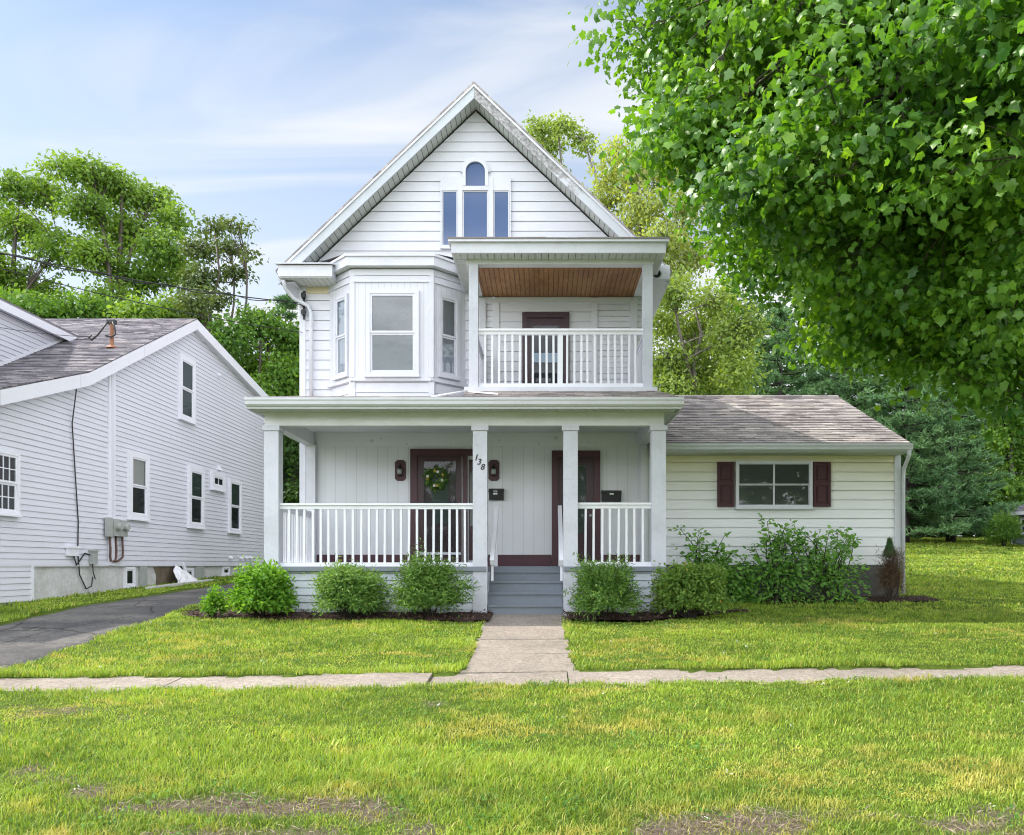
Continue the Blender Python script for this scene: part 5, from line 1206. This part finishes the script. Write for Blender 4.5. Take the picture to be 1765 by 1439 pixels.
tree('bushy_tree', 'dark leafy tree seen through the left side of the porch', 'tree', (XX(505, 31), 31), cl([(500, 760, 36, 40), (540, 780, 36, 44), (470, 790, 36, 44), (505, 830, 42, 34), (540, 850, 42, 34), (470, 860, 42, 34), (510, 890, 50, 30)], 31), 10000, .18, 'darkgreen', .2, 17, BT, 'bark', QUAD, .28)
tree('slender_tree', 'slender tall tree whose thin crown shows right of the gable peak', 'tree', (XX(960, 40), 40), cl([(935, 225, 22, 14), (968, 218, 24, 13), (1000, 238, 20, 11), (950, 250, 22, 14), (1012, 258, 11, 9), (925, 215, 12, 10), (960, 290, 11, 15), (975, 330, 12, 18)], 40), 2700, .20, 'midpale', .2, 18, BT, 'greybark', QUAD, .22, None, 9, .2, .028)
tree('pale_tree', 'tall pale yellow green tree beside the right slope of the gable', 'tree', (XX(1110, 36), 36), cl([(1065, 262, 28, 22), (1045, 305, 30, 22), (1095, 300, 34, 28), (1050, 350, 36, 26), (1110, 355, 40, 30), (1150, 300, 36, 36), (1080, 400, 40, 28), (1150, 410, 42, 32), (1130, 460, 44, 32), (1190, 440, 40, 34), (1040, 400, 26, 20), (1180, 360, 36, 34)], 36), 10500, .20, 'locust', .26, 19, BT, 'greybark', QUAD, .27, None, 12, .2, .026)
tree('leafy_tree', 'broad mid green tree right of the balcony above the wing roof', 'tree', (XX(1200, 33), 33), cl([(1160, 500, 44, 30), (1230, 520, 44, 34), (1140, 550, 44, 36), (1200, 570, 46, 36), (1260, 585, 40, 36), (1150, 620, 46, 38), (1215, 640, 46, 38), (1275, 640, 36, 34), (1160, 680, 50, 34), (1240, 690, 50, 34), (1110, 660, 40, 40), (1290, 560, 30, 30)], 33), 19000, .17, 'midpale', .24, 20, BT, 'greybark', QUAD, .27, None, 13, .2, .022)
tree('leafy_tree', 'green broadleaf tree behind the grey house at the right edge', 'tree', (XX(1745, 43), 43), cl([(1720, 690, 40, 36), (1760, 720, 44, 40), (1735, 770, 40, 36), (1765, 800, 44, 36), (1715, 830, 34, 30), (1750, 850, 40, 30), (1800, 760, 40, 50), (1700, 760, 30, 30)], 43), 12000, .22, 'bushy', .26, 21, BT, 'darkbark', QUAD, .30)

def pine(label, px, D, ytop, rmax, seed, ybot=880, n=30000):
    g = np.random.default_rng(seed); rr = random.Random(seed); x = XX(px, D); z0 = float(gz(x, D)); zt_ = ZZ(ytop, D); zl = ZZ(ybot, D)
    root = thing('pine_tree', label, 'pine tree', (x, D, z0), 'pines behind the lawn'); mb = MB()
    mb.tube([(x + rr.uniform(-.05, .05), D, z0 - .2 + (zt_ - z0) * i / 8) for i in range(9)], [.24 * (1 - .93 * i / 8) for i in range(9)], 8)
    P = []; T = []; Nn = []; C = []
    z = zl; boughs = []
    while z < zt_ - .3:
        f = (z - zl) / (zt_ - zl); rad = rmax * (1 - f) ** .75 * (.72 + .28 * math.sin(min(1, f * 6 + .6) * 1.57)) + .3; nb = rr.choice([4, 5, 6]); a0 = rr.uniform(0, 6.28)
        for k in range(nb):
            a = a0 + 6.28 * k / nb + rr.uniform(-.3, .3); boughs.append((z + rr.uniform(-.2, .2), a, rad * rr.uniform(.65, 1.2)))
        z += rr.uniform(.42, .7)
    for k in range(7): boughs.append((zt_ - .5 + .12 * k * .6, k * 2.4, .4))
    tot = sum(b[2] for b in boughs)
    for bz_, a, L_ in boughs:
        d = Vector((math.cos(a), math.sin(a), 0)); b = Vector((x, D, bz_)); tip = b + d * L_ + Vector((0, 0, rr.uniform(-.05, .28) * L_)); pts = curve(b, tip, -.08, .04, 6, rr)
        mb.tube(pts, [.045, .04, .032, .024, .016, .008], 5, False)
        nt = max(4, int(n * L_ / tot / 26)); col = rr.random()
        for q in range(nt):
            t = rr.uniform(.28, 1.0) ; k = min(int(t * 5), 4); p = pts[k].lerp(pts[k + 1], t * 5 - k); side = Vector((-d.y, d.x, 0)) * rr.gauss(0, .30) * L_ * (1.1 - t * .75)
            c = p + side + Vector((0, 0, rr.uniform(-.02, .16))); u = (d * .7 + side * .5 + Vector((0, 0, .45))).normalized()
            for m in range(26):
                P.append(c + Vector((rr.gauss(0, .085), rr.gauss(0, .085), rr.gauss(0, .04)))); T.append(u + Vector((rr.gauss(0, .55), rr.gauss(0, .55), rr.gauss(0, .4)))); C.append(.5 * col + .5 * rr.random())
    P = np.array(P); T = np.array(T); m = len(P)
    leaves('crown', P, g.normal(size=(m, 3)) + np.array([0, 0, .4]), T, g.uniform(.16, .30, m), np.array(C), 'pine', (NEED[0] * np.array([2.2, 1, 1]), NEED[1]), root)
    mb.build('trunk', 'darkbark', root, True); return root
pine('tall dark pine left of the pines, above the wing roof ridge', 1345, 41, 535, 3.0, 401, 800)
pine('blue green pine behind the sloping end of the wing roof', 1455, 39, 560, 3.3, 402, 860)
pine('large blue green pine with layered boughs just right of the wing', 1560, 37, 610, 3.1, 403, 912)
pine('wide low boughed pine at the middle of the lawn edge', 1640, 38, 640, 3.0, 404, 915)
pine('dark pine behind the others near the grey house', 1610, 44, 560, 3.2, 405, 900)
pine('narrow dark conifer top between the neighbour and the white house', 492, 39, 512, 1.5, 406, 720, 9000)

# undergrowth and distant woods: nobody could count these
def mass(name, label, cat, x0, x1, d0, d1, zf, n, ls, mat, seed):
    g = np.random.default_rng(seed); X = g.uniform(x0, x1, n); D = g.uniform(d0, d1, n); top = zf(X) * (.55 + .6 * vnoise(X * .35, D * .1, seed) + .2 * vnoise(X * 1.3, D * .5, seed + 1)); Z = gz(X, D) + g.random(n) ** .8 * top
    P = np.stack([X, D, Z], 1); o = leaves(name, P, g.normal(size=(n, 3)) + np.array([0, -.3, .6]), g.normal(size=(n, 3)), ls * g.uniform(.6, 1.4, n), np.clip(g.random(n) * .6 + .4 * vnoise(X * .4, Z * .5, seed), 0, 1), mat, OVAL)
    tag(o, label, cat, kind='stuff')
mass('undergrowth', 'shaded undergrowth beneath the pines at the edge of the back lawn', 'undergrowth', 10, 32, 43.5, 47, lambda X: 2.3 + 0 * X, 16000, .26, 'darkgreen', 501)
mass('far_woods', 'distant mixed woods rising behind the trees', 'woods', -60, 60, 54, 64, lambda X: 9 + 8.5 * sstep(4, 16, X) - 2.0 * sstep(-8, -14, X), 85000, .5, 'darkgreen', 502)

mass('far_woods', 'unseen line of trees added behind the camera to darken the window reflections', 'woods', -60, 60, -42, -34, lambda X: 11 + 0 * X, 20000, .9, 'bushy', 503)  # added out of view, keeps bright sky out of the window reflections

# ================================================================== SKY, SUN, CAMERA
SV = Vector((-.76, .17, .84)).normalized(); EL = math.asin(SV.z); AZ = math.atan2(SV.x, SV.y)
SKM = (.76, .76, .74)
w = bpy.data.worlds.new('World'); scene.world = w; w.use_nodes = True; nt = w.node_tree; nt.nodes.clear()
out = nt.nodes.new('ShaderNodeOutputWorld'); bg = nt.nodes.new('ShaderNodeBackground'); L(nt, bg.outputs[0], out.inputs[0]); bg.inputs[1].default_value = .10
sky = nt.nodes.new('ShaderNodeTexSky'); sky.sky_type = 'NISHITA'; sky.sun_disc = False; sky.sun_elevation = EL; sky.sun_rotation = AZ; sky.air_density = 1.0; sky.dust_density = .8; sky.ozone_density = 1.2
tc = nt.nodes.new('ShaderNodeTexCoord'); sp = N(nt, 'ShaderNodeSeparateXYZ'); L(nt, tc.outputs['Generated'], sp.inputs[0])
mz = N(nt, 'ShaderNodeMath', operation='MAXIMUM'); L(nt, sp.outputs['Z'], mz.inputs[0]); mz.inputs[1].default_value = 0
ma = N(nt, 'ShaderNodeMath', operation='ADD'); L(nt, mz.outputs[0], ma.inputs[0]); ma.inputs[1].default_value = .32
dx = N(nt, 'ShaderNodeMath', operation='DIVIDE'); L(nt, sp.outputs['X'], dx.inputs[0]); L(nt, ma.outputs[0], dx.inputs[1])
dy = N(nt, 'ShaderNodeMath', operation='DIVIDE'); L(nt, sp.outputs['Y'], dy.inputs[0]); L(nt, ma.outputs[0], dy.inputs[1])
cm = N(nt, 'ShaderNodeCombineXYZ'); L(nt, dx.outputs[0], cm.inputs[0]); L(nt, dy.outputs[0], cm.inputs[1])
mp = N(nt, 'ShaderNodeMapping'); mp.inputs['Rotation'].default_value = (0, 0, R(-24)); mp.inputs['Scale'].default_value = (.9, 3.6, 1); mp.inputs['Location'].default_value = (3.1, .2, 0); L(nt, cm.outputs[0], mp.inputs[0])
n1 = N(nt, 'ShaderNodeTexNoise'); n1.inputs['Scale'].default_value = 1.0; n1.inputs['Detail'].default_value = 8; n1.inputs['Roughness'].default_value = .5; n1.inputs['Distortion'].default_value = .9; L(nt, mp.outputs[0], n1.inputs['Vector'])
rc = ramp(nt, n1.outputs['Fac'], .43, .66, (0, 0, 0), (1, 1, 1)); rc.color_ramp.interpolation = 'EASE'
# thin high cloud over a blue sky, thickening to a pale veil near the horizon
hz = N(nt, 'ShaderNodeMapRange'); hz.inputs['From Min'].default_value = .52; hz.inputs['From Max'].default_value = .12; hz.inputs['To Min'].default_value = .10; hz.inputs['To Max'].default_value = .85; L(nt, sp.outputs['Z'], hz.inputs['Value'])
mul = N(nt, 'ShaderNodeMath', operation='MULTIPLY_ADD', use_clamp=True); L(nt, rc.outputs[0], mul.inputs[0]); mul.inputs[1].default_value = .80; L(nt, hz.outputs[0], mul.inputs[2])
# unseen clouds behind the camera are brightened, added fill light for the facade
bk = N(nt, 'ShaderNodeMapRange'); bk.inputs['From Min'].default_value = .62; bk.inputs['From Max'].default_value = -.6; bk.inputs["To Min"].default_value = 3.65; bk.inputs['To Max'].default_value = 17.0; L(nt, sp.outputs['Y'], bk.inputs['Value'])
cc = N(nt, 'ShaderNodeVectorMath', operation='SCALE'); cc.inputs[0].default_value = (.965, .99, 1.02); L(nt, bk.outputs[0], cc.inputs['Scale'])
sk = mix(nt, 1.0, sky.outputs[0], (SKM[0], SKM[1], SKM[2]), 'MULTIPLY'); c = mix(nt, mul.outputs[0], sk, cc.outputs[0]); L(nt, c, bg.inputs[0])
sun = bpy.data.lights.new('Sun', 'SUN'); sun.energy = 2.2; sun.angle = R(.6); sun.color = (1, .94, .84)
so = bpy.data.objects.new('Sun', sun); COL.objects.link(so); so.rotation_euler = SV.to_track_quat('Z', 'Y').to_euler(); so.location = (-20, 5, 25)
cd = bpy.data.cameras.new('Camera'); co = bpy.data.objects.new('Camera', cd); COL.objects.link(co); co.location = (0, 0, EYE); co.rotation_euler = (math.pi / 2, 0, 0)
cd.sensor_width = 36; cd.lens = 36 * F / 1765; cd.shift_x = -(VX - 882.5) / 1765; cd.shift_y = (VY - 719.5) / 1765; cd.clip_end = 2000; cd.clip_start = .05
scene.camera = co
scene.view_settings.view_transform = 'Standard'; scene.view_settings.look = 'None'; scene.view_settings.exposure = 1.48; scene.view_settings.gamma = 1
try: scene.cycles.max_bounces = 8; scene.cycles.diffuse_bounces = 4; scene.cycles.glossy_bounces = 3; scene.cycles.transparent_max_bounces = 12; scene.cycles.sample_clamp_indirect = 8; scene.cycles.use_denoising = True; scene.cycles.filter_width = 1.1
except Exception as e: print(e)
